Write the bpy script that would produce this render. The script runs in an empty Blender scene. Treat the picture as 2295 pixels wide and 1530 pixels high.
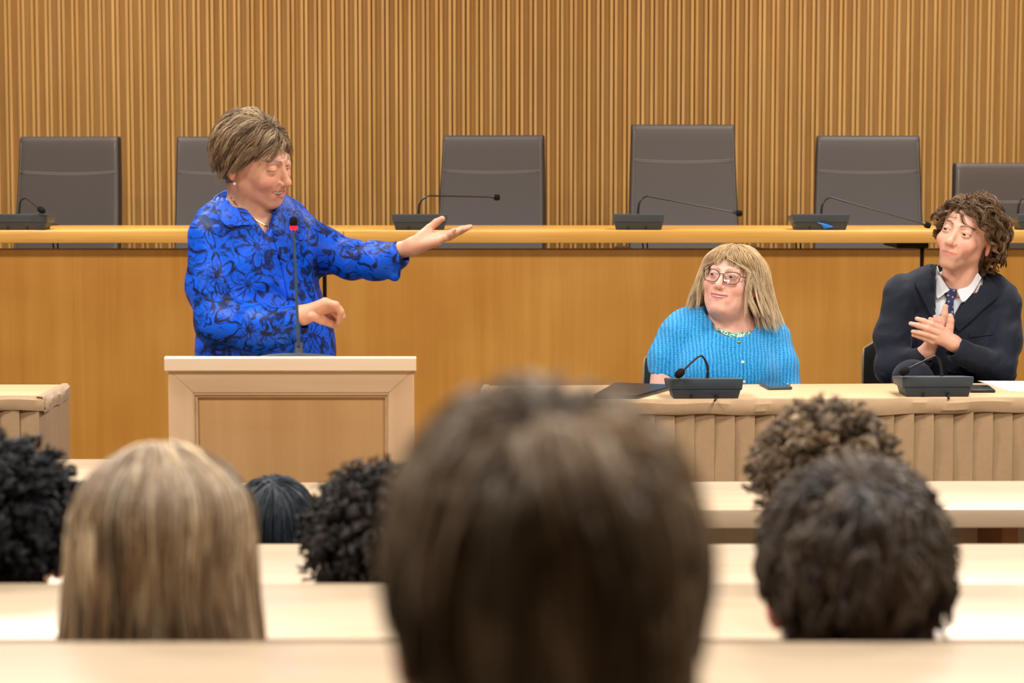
import bpy, bmesh, math, random
import numpy as np
from mathutils import Vector, Matrix

# ------------------------------------------------------------------ camera
F_PX, CAM_H, IMG_W, IMG_H, HORIZON = 4900.0, 1.447, 2295, 1530, 365.0
TILT = math.atan((IMG_H / 2 - HORIZON) / F_PX)
scene = bpy.context.scene
COL = scene.collection
cam_data = bpy.data.cameras.new('camera')
cam_data.sensor_width = 36.0
cam_data.lens = F_PX / IMG_W * 36.0
cam_data.clip_start = 0.05
cam_data.dof.use_dof = True
cam_data.dof.focus_distance = 6.7
cam_data.dof.aperture_fstop = 4.7
camera = bpy.data.objects.new('camera', cam_data)
camera.location = (0, 0, CAM_H)
camera.rotation_euler = (math.pi / 2 - TILT, 0, 0)
COL.objects.link(camera)
scene.camera = camera
# ------------------------------------------------------------------ world, exposure
world = bpy.data.worlds.new('world')
scene.world = world
world.use_nodes = True
world.node_tree.nodes['Background'].inputs[0].default_value = (0.9, 0.92, 1.0, 1)
world.node_tree.nodes['Background'].inputs[1].default_value = 0.3
scene.view_settings.view_transform = 'Standard'
scene.view_settings.look = 'None'
scene.view_settings.exposure = 0.0
scene.view_settings.gamma = 1.0
scene.view_settings.use_curve_mapping = False
PANEL_POWER = 118.0        # each ceiling panel
DOWN_POWER = 34.0         # the downlight above the middle rows
CEIL_Z = 3.7

# ------------------------------------------------------------------ helpers
def lin(c):
    """sRGB 0-255 triple to linear"""
    return tuple((x / 255 / 12.92) if x / 255 <= .04045 else ((x / 255 + .055) / 1.055) ** 2.4 for x in c)

_f = np.array([0, math.cos(TILT), -math.sin(TILT)])
_u = np.array([0, math.sin(TILT), math.cos(TILT)])
_c = np.array([0, 0, CAM_H])

def ray(px, py):
    return _f + (px - IMG_W / 2) / F_PX * np.array([1., 0, 0]) - (py - IMG_H / 2) / F_PX * _u

def W(px, py, Y):
    """world point at depth Y that the photograph shows at a pixel"""
    d = ray(px, py)
    return _c + d * (Y / d[1])

def X(px, Y):
    return (px - IMG_W / 2) / F_PX * Y

def rot(yaw, pitch=0, roll=0):
    y, p, r = math.radians(yaw), math.radians(pitch), math.radians(roll)
    c, s = math.cos, math.sin
    return (np.array([[c(y), -s(y), 0], [s(y), c(y), 0], [0, 0, 1]]) @
            np.array([[1, 0, 0], [0, c(p), -s(p)], [0, s(p), c(p)]]) @
            np.array([[c(r), 0, s(r)], [0, 1, 0], [-s(r), 0, c(r)]]))

# ---- objects
def put(name, mesh, parent=None, loc=None, rz=0.0):
    o = bpy.data.objects.new(name, mesh)
    COL.objects.link(o)
    if parent is not None:
        o.parent = parent
    if loc is not None:
        o.location = loc
    if rz:
        o.rotation_euler.z = rz
    return o

def thing(name, label, cat, loc=(0, 0, 0), rz=0.0, group=None):
    o = bpy.data.objects.new(name, None)
    o.empty_display_size = .05
    COL.objects.link(o)
    o.location = loc
    o.rotation_euler.z = rz
    tag(o, label, cat, group)
    return o

def tag(o, label, cat, group=None):
    o['label'] = label
    o['category'] = cat
    if group:
        o['group'] = group
    return o

def struct(o):
    o['kind'] = 'structure'
    return o

def mesh_from(name, v, f, mat, smooth=True, cols=None, auto=None):
    """v Nx3, f list/array of quads or tris"""
    me = bpy.data.meshes.new(name)
    v = np.asarray(v, dtype=np.float32)
    if isinstance(f, np.ndarray):
        n, k = f.shape
        me.vertices.add(len(v))
        me.vertices.foreach_set('co', v.ravel())
        me.loops.add(n * k)
        me.loops.foreach_set('vertex_index', f.astype(np.int32).ravel())
        me.polygons.add(n)
        me.polygons.foreach_set('loop_start', np.arange(0, n * k, k, dtype=np.int32))
        me.polygons.foreach_set('loop_total', np.full(n, k, dtype=np.int32))
        me.update(calc_edges=True)
    else:
        me.from_pydata(v.tolist(), [], f)
        me.update()
    if smooth:
        me.polygons.foreach_set('use_smooth', np.ones(len(me.polygons), dtype=bool))
    if cols is not None:
        a = me.color_attributes.new('Col', 'FLOAT_COLOR', 'POINT')
        c4 = np.ones((len(v), 4), dtype=np.float32)
        c4[:, :3] = cols
        a.data.foreach_set('color', c4.ravel())
    me.materials.append(mat)
    if auto:
        try:
            me.set_sharp_from_angle(angle=math.radians(auto))
        except Exception:
            pass
    me.validate()
    return me

def bm_mesh(name, bm, mat, smooth=False, auto=None):
    me = bpy.data.meshes.new(name)
    bmesh.ops.recalc_face_normals(bm, faces=bm.faces)
    bm.to_mesh(me)
    bm.free()
    me.materials.append(mat)
    if smooth or auto:
        me.polygons.foreach_set('use_smooth', np.ones(len(me.polygons), dtype=bool))
    if auto:
        me.set_sharp_from_angle(angle=math.radians(auto))
    return me

def box(bm, lo, hi, bevel=0.0, seg=2, M=None):
    r = bmesh.ops.create_cube(bm, size=1.0)
    vs = r['verts']
    lo, hi = Vector(lo), Vector(hi)
    for v in vs:
        v.co = Vector((lo[i] + (v.co[i] + .5) * (hi[i] - lo[i]) for i in range(3)))
    if bevel > 0:
        es = list({e for v in vs for e in v.link_edges})
        r2 = bmesh.ops.bevel(bm, geom=es, offset=bevel, segments=seg, profile=.5, affect='EDGES')
        vs = list({v for f in r2['faces'] for v in f.verts} | set(v for v in vs if v.is_valid))
    if M is not None:
        bmesh.ops.transform(bm, matrix=M, verts=[v for v in vs if v.is_valid])
    return vs

def box_mesh(name, lo, hi, mat, bevel=0.0, seg=2):
    bm = bmesh.new()
    box(bm, lo, hi, bevel, seg)
    return bm_mesh(name, bm, mat, auto=35 if bevel else None)

def prism(bm, poly, z0, z1, axis='z'):
    """extrude a 2D polygon between two heights along an axis"""
    def p(a, b, c):
        return {'z': (a, b, c), 'y': (a, c, b), 'x': (c, a, b)}[axis]
    b = [bm.verts.new(p(x, y, z0)) for x, y in poly]
    t = [bm.verts.new(p(x, y, z1)) for x, y in poly]
    n = len(poly)
    bm.faces.new(b[::-1])
    bm.faces.new(t)
    for i in range(n):
        bm.faces.new((b[i], b[(i + 1) % n], t[(i + 1) % n], t[i]))

def smooth_path(pts, n=8):
    """Catmull-Rom through the points"""
    p = np.asarray(pts, float)
    if len(p) < 3:
        t = np.linspace(0, 1, n + 1)[:, None]
        return p[0] * (1 - t) + p[-1] * t
    q = np.vstack([2 * p[0] - p[1], p, 2 * p[-1] - p[-2]])
    out = []
    for i in range(1, len(q) - 2):
        t = np.linspace(0, 1, n, endpoint=False)[:, None]
        a, b, c, d = q[i - 1], q[i], q[i + 1], q[i + 2]
        out.append(.5 * (2 * b + (c - a) * t + (2 * a - 5 * b + 4 * c - d) * t ** 2 + (3 * b - a - 3 * c + d) * t ** 3))
    out.append(p[-1:])
    return np.vstack(out)

def tube(path, rad, seg=8, cap=True):
    """tube arrays along a polyline with radius per point"""
    p = np.asarray(path, float)
    n = len(p)
    rad = np.broadcast_to(np.asarray(rad, float), (n,)) if np.ndim(rad) == 0 else np.interp(np.linspace(0, 1, n), np.linspace(0, 1, len(rad)), rad)
    t = np.gradient(p, axis=0)
    t /= np.linalg.norm(t, axis=1)[:, None] + 1e-12
    ref = np.array([0, 0, 1.]) if abs(t[:, 2]).mean() < .8 else np.array([0, 1., 0])
    s = np.cross(t, ref)
    s /= np.linalg.norm(s, axis=1)[:, None] + 1e-9
    b = np.cross(s, t)
    a = np.linspace(0, 2 * math.pi, seg, endpoint=False)
    v = p[:, None] + rad[:, None, None] * (np.cos(a)[None, :, None] * s[:, None] + np.sin(a)[None, :, None] * b[:, None])
    v = v.reshape(-1, 3)
    f = []
    for i in range(n - 1):
        for j in range(seg):
            k = (j + 1) % seg
            f.append((i * seg + j, i * seg + k, (i + 1) * seg + k, (i + 1) * seg + j))
    if cap:
        f.append(tuple(range(seg))[::-1])
        f.append(tuple((n - 1) * seg + j for j in range(seg)))
    return v, f

def tube_mesh(name, path, rad, mat, seg=8, n=8, auto=50):
    v, f = tube(smooth_path(path, n) if n else path, rad, seg)
    return mesh_from(name, v, f, mat, True, auto=auto)

def lathe(profile, seg=24, center=(0, 0, 0)):
    v, f = [], []
    m = len(profile)
    for j in range(seg):
        a = 2 * math.pi * j / seg
        for r, z in profile:
            v.append((center[0] + r * math.cos(a), center[1] + r * math.sin(a), center[2] + z))
    for j in range(seg):
        k = (j + 1) % seg
        for i in range(m - 1):
            f.append((j * m + i, k * m + i, k * m + i + 1, j * m + i + 1))
    return v, f

def sheet_arrays(P, thick):
    """P: n x m x 3 grid -> closed thin slab"""
    P = np.asarray(P, float)
    n, m, _ = P.shape
    du = np.gradient(P, axis=0)
    dv = np.gradient(P, axis=1)
    N = np.cross(du, dv)
    N /= np.linalg.norm(N, axis=2)[..., None] + 1e-12
    A = (P + N * thick / 2).reshape(-1, 3)
    B = (P - N * thick / 2).reshape(-1, 3)
    v = np.vstack([A, B])
    o = n * m
    f = []
    for i in range(n - 1):
        for j in range(m - 1):
            a, b, c, d = i * m + j, i * m + j + 1, (i + 1) * m + j + 1, (i + 1) * m + j
            f.append((d, c, b, a))
            f.append((o + a, o + b, o + c, o + d))
    for i in range(n - 1):
        a, d = i * m, (i + 1) * m
        f.append((a, d, d + o, a + o)[::-1])
        a, d = i * m + m - 1, (i + 1) * m + m - 1
        f.append((a, d, d + o, a + o))
    for j in range(m - 1):
        f.append((j, j + 1, j + 1 + o, j + o))
        a = (n - 1) * m + j
        f.append((a, a + 1, a + 1 + o, a + o)[::-1])
    return v, f

def loft(edges, n=10, m=8):
    """surface between successive edge polylines (each resampled)"""
    E = []
    for e in edges:
        p = smooth_path(e, 12)
        s = np.linspace(0, len(p) - 1, n)
        E.append(np.stack([np.interp(s, np.arange(len(p)), p[:, k]) for k in range(3)], 1))
    E = np.array(E)                       # k x n x 3
    t = np.linspace(0, len(E) - 1, m)
    out = np.zeros((m, n, 3))
    for i, tt in enumerate(t):
        a = min(int(tt), len(E) - 2)
        w = tt - a
        out[i] = E[a] * (1 - w) + E[a + 1] * w
    return out

def offset(v, o):
    return np.asarray(v, float) - np.asarray(o, float)

# ------------------------------------------------------------------ materials
def nodes_of(name):
    m = bpy.data.materials.new(name)
    m.use_nodes = True
    nt = m.node_tree
    return m, nt, nt.nodes['Principled BSDF']

def plain(name, col, rough=.5, spec=.5, metal=0.0, bump=0.0, bscale=200.0, vary=0.0, emit=0.0, sheen=0.0):
    m, nt, b = nodes_of(name)
    c = lin(col)
    b.inputs['Base Color'].default_value = (*c, 1)
    b.inputs['Roughness'].default_value = rough
    b.inputs['Specular IOR Level'].default_value = spec
    b.inputs['Metallic'].default_value = metal
    if sheen:
        b.inputs['Sheen Weight'].default_value = sheen
    if emit:
        b.inputs['Emission Color'].default_value = (*c, 1)
        b.inputs['Emission Strength'].default_value = emit
    tc = nt.nodes.new('ShaderNodeTexCoord')
    nz = nt.nodes.new('ShaderNodeTexNoise')
    nz.inputs['Scale'].default_value = bscale
    nz.inputs['Detail'].default_value = 4
    nt.links.new(tc.outputs['Object'], nz.inputs['Vector'])
    if vary:
        mx = nt.nodes.new('ShaderNodeMix')
        mx.data_type = 'RGBA'
        mx.inputs['A'].default_value = (*[x * (1 - vary) for x in c], 1)
        mx.inputs['B'].default_value = (*[min(1, x * (1 + vary)) for x in c], 1)
        nt.links.new(nz.outputs['Fac'], mx.inputs['Factor'])
        nt.links.new(mx.outputs['Result'], b.inputs['Base Color'])
    if bump:
        bp = nt.nodes.new('ShaderNodeBump')
        bp.inputs['Strength'].default_value = bump
        bp.inputs['Distance'].default_value = .002
        nt.links.new(nz.outputs['Fac'], bp.inputs['Height'])
        nt.links.new(bp.outputs['Normal'], b.inputs['Normal'])
    return m

def wood(name, dark, light, stretch, rough=.4, spec=.4, scale=1.0, rand=.06, coat=0.0, blotch=.35):
    """stretch: xyz noise frequencies, low along the grain"""
    m, nt, b = nodes_of(name)
    N, L = nt.nodes.new, nt.links.new
    tc = N('ShaderNodeTexCoord')
    oi = N('ShaderNodeObjectInfo')
    add = N('ShaderNodeVectorMath'); add.operation = 'ADD'
    mul = N('ShaderNodeMath'); mul.operation = 'MULTIPLY'; mul.inputs[1].default_value = 37.0
    L(oi.outputs['Random'], mul.inputs[0])
    L(tc.outputs['Object'], add.inputs[0])
    L(mul.outputs[0], add.inputs[1])
    mp = N('ShaderNodeMapping')
    mp.inputs['Scale'].default_value = tuple(s * scale for s in stretch)
    L(add.outputs[0], mp.inputs['Vector'])
    n1 = N('ShaderNodeTexNoise')
    n1.inputs['Scale'].default_value = 1.0
    n1.inputs['Detail'].default_value = 7
    n1.inputs['Roughness'].default_value = .62
    n1.inputs['Distortion'].default_value = .5
    L(mp.outputs[0], n1.inputs['Vector'])
    n2 = N('ShaderNodeTexNoise')
    n2.inputs['Scale'].default_value = 2.2
    n2.inputs['Detail'].default_value = 3
    L(add.outputs[0], n2.inputs['Vector'])
    mixf = N('ShaderNodeMix')
    mixf.inputs['Factor'].default_value = blotch
    L(n1.outputs['Fac'], mixf.inputs['A'])
    L(n2.outputs['Fac'], mixf.inputs['B'])
    rp = N('ShaderNodeValToRGB')
    rp.color_ramp.elements[0].position = .33
    rp.color_ramp.elements[0].color = (*lin(dark), 1)
    rp.color_ramp.elements[1].position = .67
    rp.color_ramp.elements[1].color = (*lin(light), 1)
    L(mixf.outputs[0], rp.inputs[0])
    hsv = N('ShaderNodeHueSaturation')
    mr = N('ShaderNodeMapRange')
    mr.inputs['To Min'].default_value = 1 - rand
    mr.inputs['To Max'].default_value = 1 + rand
    L(oi.outputs['Random'], mr.inputs['Value'])
    L(mr.outputs[0], hsv.inputs['Value'])
    L(rp.outputs[0], hsv.inputs['Color'])
    L(hsv.outputs[0], b.inputs['Base Color'])
    b.inputs['Roughness'].default_value = rough
    b.inputs['Specular IOR Level'].default_value = spec
    b.inputs['Coat Weight'].default_value = coat
    b.inputs['Coat Roughness'].default_value = .12
    bp = N('ShaderNodeBump')
    bp.inputs['Strength'].default_value = .12
    bp.inputs['Distance'].default_value = .001
    L(n1.outputs['Fac'], bp.inputs['Height'])
    L(bp.outputs['Normal'], b.inputs['Normal'])
    return m

def vcol(name, rough=.5, spec=.4, sss=0.0, bump=0.0, bscale=300.0, sheen=0.0):
    m, nt, b = nodes_of(name)
    N, L = nt.nodes.new, nt.links.new
    a = N('ShaderNodeVertexColor')
    a.layer_name = 'Col'
    L(a.outputs['Color'], b.inputs['Base Color'])
    b.inputs['Roughness'].default_value = rough
    b.inputs['Specular IOR Level'].default_value = spec
    if sss:
        b.inputs['Subsurface Weight'].default_value = sss
        b.inputs['Subsurface Radius'].default_value = (.012, .005, .003)
        b.inputs['Subsurface Scale'].default_value = 1.0
    if sheen:
        b.inputs['Sheen Weight'].default_value = sheen
    if bump:
        tc = N('ShaderNodeTexCoord')
        nz = N('ShaderNodeTexNoise')
        nz.inputs['Scale'].default_value = bscale
        L(tc.outputs['Object'], nz.inputs['Vector'])
        bp = N('ShaderNodeBump')
        bp.inputs['Strength'].default_value = bump
        bp.inputs['Distance'].default_value = .001
        L(nz.outputs['Fac'], bp.inputs['Height'])
        L(bp.outputs['Normal'], b.inputs['Normal'])
    return m

M = {}
M['slat'] = wood('slat_oak', (180, 130, 66), (208, 162, 96), (60, 60, 1.3), .55, .3, rand=.07, blotch=.2)
M['backing'] = wood('backing_oak', (146, 103, 48), (168, 124, 64), (40, 40, 1.0), .6, .25, rand=.0)
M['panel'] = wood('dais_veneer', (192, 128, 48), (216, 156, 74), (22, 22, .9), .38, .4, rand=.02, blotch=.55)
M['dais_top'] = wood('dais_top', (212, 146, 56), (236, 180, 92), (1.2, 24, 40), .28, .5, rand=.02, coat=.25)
M['desk'] = wood('desk_maple', (190, 166, 138), (208, 186, 158), (1.5, 20, 20), .36, .45, rand=.02, coat=.15)
M['desk_dark'] = wood('desk_support', (140, 92, 52), (170, 118, 72), (1.5, 20, 20), .5, .3)
M['lectern'] = wood('lectern_maple', (200, 164, 126), (218, 186, 150), (20, 20, 1.0), .45, .4, rand=.03)
M['lectern_h'] = wood('lectern_rail', (200, 164, 126), (218, 186, 150), (1.0, 20, 20), .45, .4, rand=.03)
M['lectern_top'] = wood('lectern_top', (224, 196, 164), (238, 212, 184), (1.0, 22, 22), .35, .45, rand=.0, coat=.1)
M['lectern_panel'] = wood('lectern_panel', (192, 144, 92), (212, 168, 116), (16, 16, .9), .45, .4, rand=.0, blotch=.5)
M['table_top'] = wood('table_top', (208, 172, 128), (222, 188, 146), (1.2, 24, 24), .4, .4, rand=.0)
M['skirt'] = plain('tan_polyester', (174, 142, 106), .55, .3, bump=.25, bscale=60, vary=.08, sheen=.3)
M['leather'] = plain('grey_brown_leather', (71, 63, 59), .5, .4, bump=.25, bscale=500, vary=.1)
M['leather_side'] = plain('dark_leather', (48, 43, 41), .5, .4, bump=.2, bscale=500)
M['stitch'] = plain('pale_stitch', (132, 124, 118), .7, .2)
M['black'] = plain('black_plastic', (24, 25, 27), .4, .4, bump=.05)
M['steel'] = plain('dark_bronze_steel', (46, 32, 26), .45, .5, metal=.3)
M['chrome'] = plain('chrome', (190, 190, 190), .2, .5, metal=1.0)
M['mic_body'] = plain('slate_plastic', (62, 71, 78), .48, .4, bump=.12, bscale=900)
M['mic_foot'] = plain('dark_slate_plastic', (46, 53, 60), .5, .4, bump=.1, bscale=900)
M['foam'] = plain('foam', (26, 26, 28), .95, .1, bump=.8, bscale=900)
M['neck'] = plain('gooseneck', (38, 38, 40), .35, .6, metal=.4)
M['neck_blue'] = plain('gooseneck_gray', (70, 92, 110), .35, .6, metal=.4)
M['shell'] = plain('charcoal_laminate', (56, 55, 52), .5, .4, bump=.1, bscale=120)
M['shell_edge'] = plain('ply_edge', (150, 132, 104), .5, .3)
M['wallpaint'] = plain('warm_white_paint', (168, 156, 140), .8, .2, bump=.05, bscale=80)
M['ceil'] = plain('ceiling_tile', (190, 186, 180), .9, .1, bump=.3, bscale=120)
M['carpet'] = plain('carpet', (84, 78, 72), .95, .1, bump=.8, bscale=400, vary=.15)
M['diffuser'] = plain('diffuser', (255, 250, 240), .5, .2, emit=1.5)
M['fixture'] = plain('fixture_white', (230, 230, 228), .5, .4)
M['paper'] = plain('paper', (250, 248, 244), .8, .1, bump=.03)
M['gold'] = plain('gold', (214, 168, 84), .25, .5, metal=1.0)
M['pearl'] = plain('pearl', (240, 228, 208), .25, .6)
M['red_ring'] = plain('red_ring', (255, 24, 48), .4, .4, emit=1.2)
M['blue_tie'] = plain('blue_ribbon', (24, 120, 220), .5, .4)
M['screen'] = plain('phone_glass', (28, 52, 70), .08, .8)  # blue reflection tinted into the glass colour
M['phone_case'] = plain('phone_case', (60, 66, 72), .4, .5)
M['folder'] = plain('black_folder', (30, 33, 37), .35, .5, bump=.1, bscale=600)
M['lens_black'] = plain('lens_black', (14, 14, 16), .2, .6)
M['skin'] = vcol('skin', .5, .35, sss=.06, bump=.08, bscale=700)
M['hair'] = vcol('hair', .42, .35)
M['eye'] = vcol('eye', .12, .6)
M['tooth'] = plain('tooth', (236, 228, 214), .3, .5)
M['mouth'] = plain('mouth_inside', (96, 34, 32), .5, .3)
M['glasses'] = plain('dark_glasses_frame', (52, 36, 34), .3, .5)

def glass_mat():
    m, nt, b = nodes_of('clear_lens')
    N, L = nt.nodes.new, nt.links.new
    out = nt.nodes['Material Output']
    tr = N('ShaderNodeBsdfTransparent')
    gl = N('ShaderNodeBsdfGlossy')
    gl.inputs['Roughness'].default_value = .02
    fr = N('ShaderNodeFresnel')
    fr.inputs['IOR'].default_value = 1.4
    mx = N('ShaderNodeMixShader')
    L(fr.outputs[0], mx.inputs[0])
    L(tr.outputs[0], mx.inputs[1])
    L(gl.outputs[0], mx.inputs[2])
    L(mx.outputs[0], out.inputs['Surface'])
    return m
M['lens'] = glass_mat()

rng = random.Random(7)
nrng = np.random.default_rng(11)
# ------------------------------------------------------------------ room shell
RX0, RX1, RY0, RY1 = -5.2, 5.2, -3.0, 10.62
struct(put('floor', box_mesh('floor', (RX0, RY0, -.1), (RX1, RY1, 0), M['carpet'])))
struct(put('ceiling', box_mesh('ceiling', (RX0, RY0, CEIL_Z), (RX1, RY1, CEIL_Z + .1), M['ceil'])))
struct(put('wall_left', box_mesh('wall_left', (RX0 - .1, RY0, 0), (RX0, RY1, CEIL_Z), M['wallpaint'])))
struct(put('wall_right', box_mesh('wall_right', (RX1, RY0, 0), (RX1 + .1, RY1, CEIL_Z), M['wallpaint'])))
struct(put('wall_front', box_mesh('wall_front', (RX0, RY0 - .1, 0), (RX1, RY0, CEIL_Z), M['wallpaint'])))
for y0, y1, z in ((-3.0, 2.24, .22), (2.24, 3.16, .12)):
    struct(put('floor_tier', box_mesh('floor_tier', (RX0, y0, 0), (RX1, y1, z), M['carpet'], .01)))
wall = struct(put('wall_back', box_mesh('wall_back', (RX0, 10.535, 0), (RX1, 10.62, CEIL_Z), M['backing'])))
# oak slats, set in pairs on the backing wall
SLAT_Y, PITCH = 10.516, .0643
sm_ = box_mesh('slat', (-.0068, 0, .40), (.0068, .024, CEIL_Z), M['slat'], .0012, 1)
x0 = X(26, SLAT_Y)
for i in range(-40, 105):
    for dx in (-.0105, .0105):
        put('slat', sm_, wall, (x0 + i * PITCH + dx + rng.uniform(-.0007, .0007), SLAT_Y + rng.uniform(0, .003), 0))

# ceiling lamps
def ceiling_panel(x, y, label):
    t = thing('ceiling_light', label, 'light', (x, y, CEIL_Z - .05), 0, 'ceiling panel lights')
    bm = bmesh.new()
    for a, b in (((-.62, -.32, 0), (.62, -.29, .05)), ((-.62, .29, 0), (.62, .32, .05)), ((-.62, -.29, 0), (-.59, .29, .05)), ((.59, -.29, 0), (.62, .29, .05))):
        box(bm, a, b)
    put('frame', bm_mesh('frame', bm, M['fixture']), t)
    put('diffuser', box_mesh('diffuser', (-.59, -.29, .02), (.59, .29, .05), M['diffuser']), t)
    ld = bpy.data.lights.new('panel_lamp', 'AREA')
    ld.shape = 'RECTANGLE'
    ld.size, ld.size_y, ld.energy, ld.color = 1.15, .55, PANEL_POWER, (1.0, .965, .91)
    lo = bpy.data.objects.new('panel_lamp', ld)
    COL.objects.link(lo)
    lo.parent = t
    lo.location = (0, 0, .012)
for y, rn in ((2.3, 'above the audience desks'), (5.0, 'in front of the lectern'), (8.1, 'above the dais')):
    for x, cn in ((-1.9, 'left'), (1.9, 'right')):
        ceiling_panel(x, y, 'white ceiling panel light %s, %s one' % (rn, cn))
dl = thing('downlight', 'round recessed downlight above the middle desk rows', 'light', (-.25, 2.75, CEIL_Z - .03))
v, f = lathe([(.055, 0), (.085, 0), (.085, .03), (.055, .03), (.055, 0)], 24)
put('trim_ring', mesh_from('trim_ring', v, f, M['fixture'], auto=40), dl)
ld = bpy.data.lights.new('downlight_lamp', 'SPOT')
ld.energy, ld.spot_size, ld.spot_blend, ld.shadow_soft_size, ld.color = DOWN_POWER, math.radians(48), .9, .06, (1, .96, .9)
lo = bpy.data.objects.new('downlight_lamp', ld)
COL.objects.link(lo)
lo.parent = dl
lo.location = (0, 0, -.01)

# ------------------------------------------------------------------ dais
struct(put('floor_dais', box_mesh('floor_dais', (RX0, 8.34, 0), (RX1, 10.53, .42), M['carpet'])))
PZ = W(0, 557, 8.2)[2]            # top of the front panels
TZ0, TZ1 = W(0, 544.5, 8.13)[2], W(0, 516.5, 8.13)[2]
dais = thing('dais_desk', 'long honey-coloured wooden dais desk along the slatted wall', 'desk', (0, 8.2, 0))
GX = [X(p, 8.2) - 0 for p in (-613, 727, 2067)]
GX = [GX[0] - (GX[1] - GX[0])] + GX + [GX[2] + (GX[1] - GX[0])]
for a, b in zip(GX[:-1], GX[1:]):
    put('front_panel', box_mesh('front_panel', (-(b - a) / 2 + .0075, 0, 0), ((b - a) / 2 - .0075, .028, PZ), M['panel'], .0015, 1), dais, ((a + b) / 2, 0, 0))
for g in GX[1:-1]:
    bm = bmesh.new()
    box(bm, (-.014, .03, 0), (.014, .075, TZ0 - .014))
    box(bm, (-.095, .0, TZ0 - .022), (.024, .3, TZ0), .004, 1)
    put('bracket', bm_mesh('bracket', bm, M['steel']), dais, (g, 0, 0))
bm = bmesh.new()
xs = X(770, 8.13)
for a, b in ((-4.6, xs - .0008), (xs + .0008, 4.6)):
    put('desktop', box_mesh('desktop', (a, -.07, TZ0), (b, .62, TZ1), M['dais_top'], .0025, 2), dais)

# ------------------------------------------------------------------ high-backed chairs on the dais
def dais_chair_parts():
    parts = {}
    # backrest outline, built upright, leaning slightly
    n, m = 15, 13
    def back(y_of, inset=0.0):
        P = np.zeros((n, m, 3))
        for i in range(n):
            for j in range(m):
                t = i / (n - 1)
                s = j / (m - 1) * 2 - 1
                z = .02 + t * .70
                w = (.246 - .022 * t) - inset
                P[i, j] = (s * w, y_of(s, t), z)
        return P
    bm = bmesh.new()
    def w_at(t):
        return .246 - .022 * t
    # closed body: rounded-rectangle section swept up
    ring = []
    seg = 28
    rows = [(0, .7), (.01, .9), (.03, 1.0)] + [(k / 12, 1.0) for k in range(1, 12)] + [(.965, 1.0), (.985, .94), (.996, .80), (1.0, .55)]
    rows = sorted(rows)
    vs = []
    for t, q in rows:
        w, d = w_at(t), .034
        yc = .11 * t + .02 * math.sin(t * math.pi)
        r = []
        for k in range(seg):
            a = 2 * math.pi * k / seg
            ca, sa = math.cos(a), math.sin(a)
            e = .14
            sx = math.copysign(abs(ca) ** e, ca)
            sy = math.copysign(abs(sa) ** .35, sa)
            r.append(bm.verts.new((sx * w * (q * .03 + .97), yc + sy * d * q + .012 * (1 - (sx) ** 2), .02 + t * .70)))
        vs.append(r)
    for a, b in zip(vs[:-1], vs[1:]):
        for k in range(seg):
            bm.faces.new((a[k], a[(k + 1) % seg], b[(k + 1) % seg], b[k]))
    bm.faces.new(vs[0][::-1])
    bm.faces.new(vs[-1])
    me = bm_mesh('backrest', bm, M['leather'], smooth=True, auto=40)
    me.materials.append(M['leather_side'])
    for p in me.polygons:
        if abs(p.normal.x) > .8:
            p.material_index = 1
    parts['backrest'] = me
    seams = []
    def fy(t):
        return .11 * t + .02 * math.sin(t * math.pi) - .0345
    def cv(s):
        return float(np.interp(abs(s) * .95, [0, .81, .89, .936, .966, 1], [.012, .00413, .0025, .0015, .0008, 0])) - .0002
    for t0, sag in ((.776, .008), (.786, .008)):
        p = [(s * w_at(t0) * .95, fy(t0) + cv(s), .02 + .7 * t0 - sag * (1 - s * s)) for s in np.linspace(-1, 1, 17)]
        seams.append(tube(p, .0012, 4))
    for t0 in (.05, .065):
        p = [(s * w_at(t0) * .95, fy(t0) + cv(s), .02 + .7 * t0) for s in np.linspace(-1, 1, 17)]
        seams.append(tube(p, .0011, 4))
    for sx in (-1, 1):
        p = [(sx * w_at(t) * .945, fy(t) + .0022, .02 + .7 * t) for t in np.linspace(.02, .96, 14)]
        seams.append(tube(p, .001, 4))
    v, f = [], []
    for a, b in seams:
        o = len(v)
        v += list(map(tuple, a))
        f += [tuple(o + i for i in q) for q in b]
    parts['seam'] = mesh_from('seam', v, f, M['stitch'])
    parts['seat'] = box_mesh('seat', (-.25, -.46, -.09), (.25, .03, .01), M['leather'], .03, 3)
    bm = bmesh.new()
    box(bm, (-.03, -.36, .17), (.03, .02, .20), .01, 2)
    box(bm, (-.02, -.2, -.06), (.02, -.14, .18), .008, 1)
    parts['armrest'] = bm_mesh('armrest', bm, M['black'], auto=40)
    v, f = lathe([(.0, -.09), (.05, -.09), (.05, -.12), (.028, -.12), (.028, -.36), (.0, -.36)], 16)
    parts['column'] = mesh_from('column', [(a, b - .21, c) for a, b, c in v], f, M['chrome'], auto=40)
    bm = bmesh.new()
    for k in range(5):
        Mx = Matrix.Translation((0, -.21, 0)) @ Matrix.Rotation(2 * math.pi * k / 5 + .3, 4, 'Z')
        box(bm, (0, -.022, -.385), (.29, .022, -.352), .008, 1, Mx)
    parts['base'] = bm_mesh('base', bm, M['chrome'], auto=40)
    v, f = lathe([(.0, -.012), (.026, -.012), (.028, 0), (.026, .012), (0, .012)], 14)
    parts['caster'] = mesh_from('caster', [(c, a, b) for a, b, c in v], f, M['black'], auto=40)
    return parts

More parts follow.
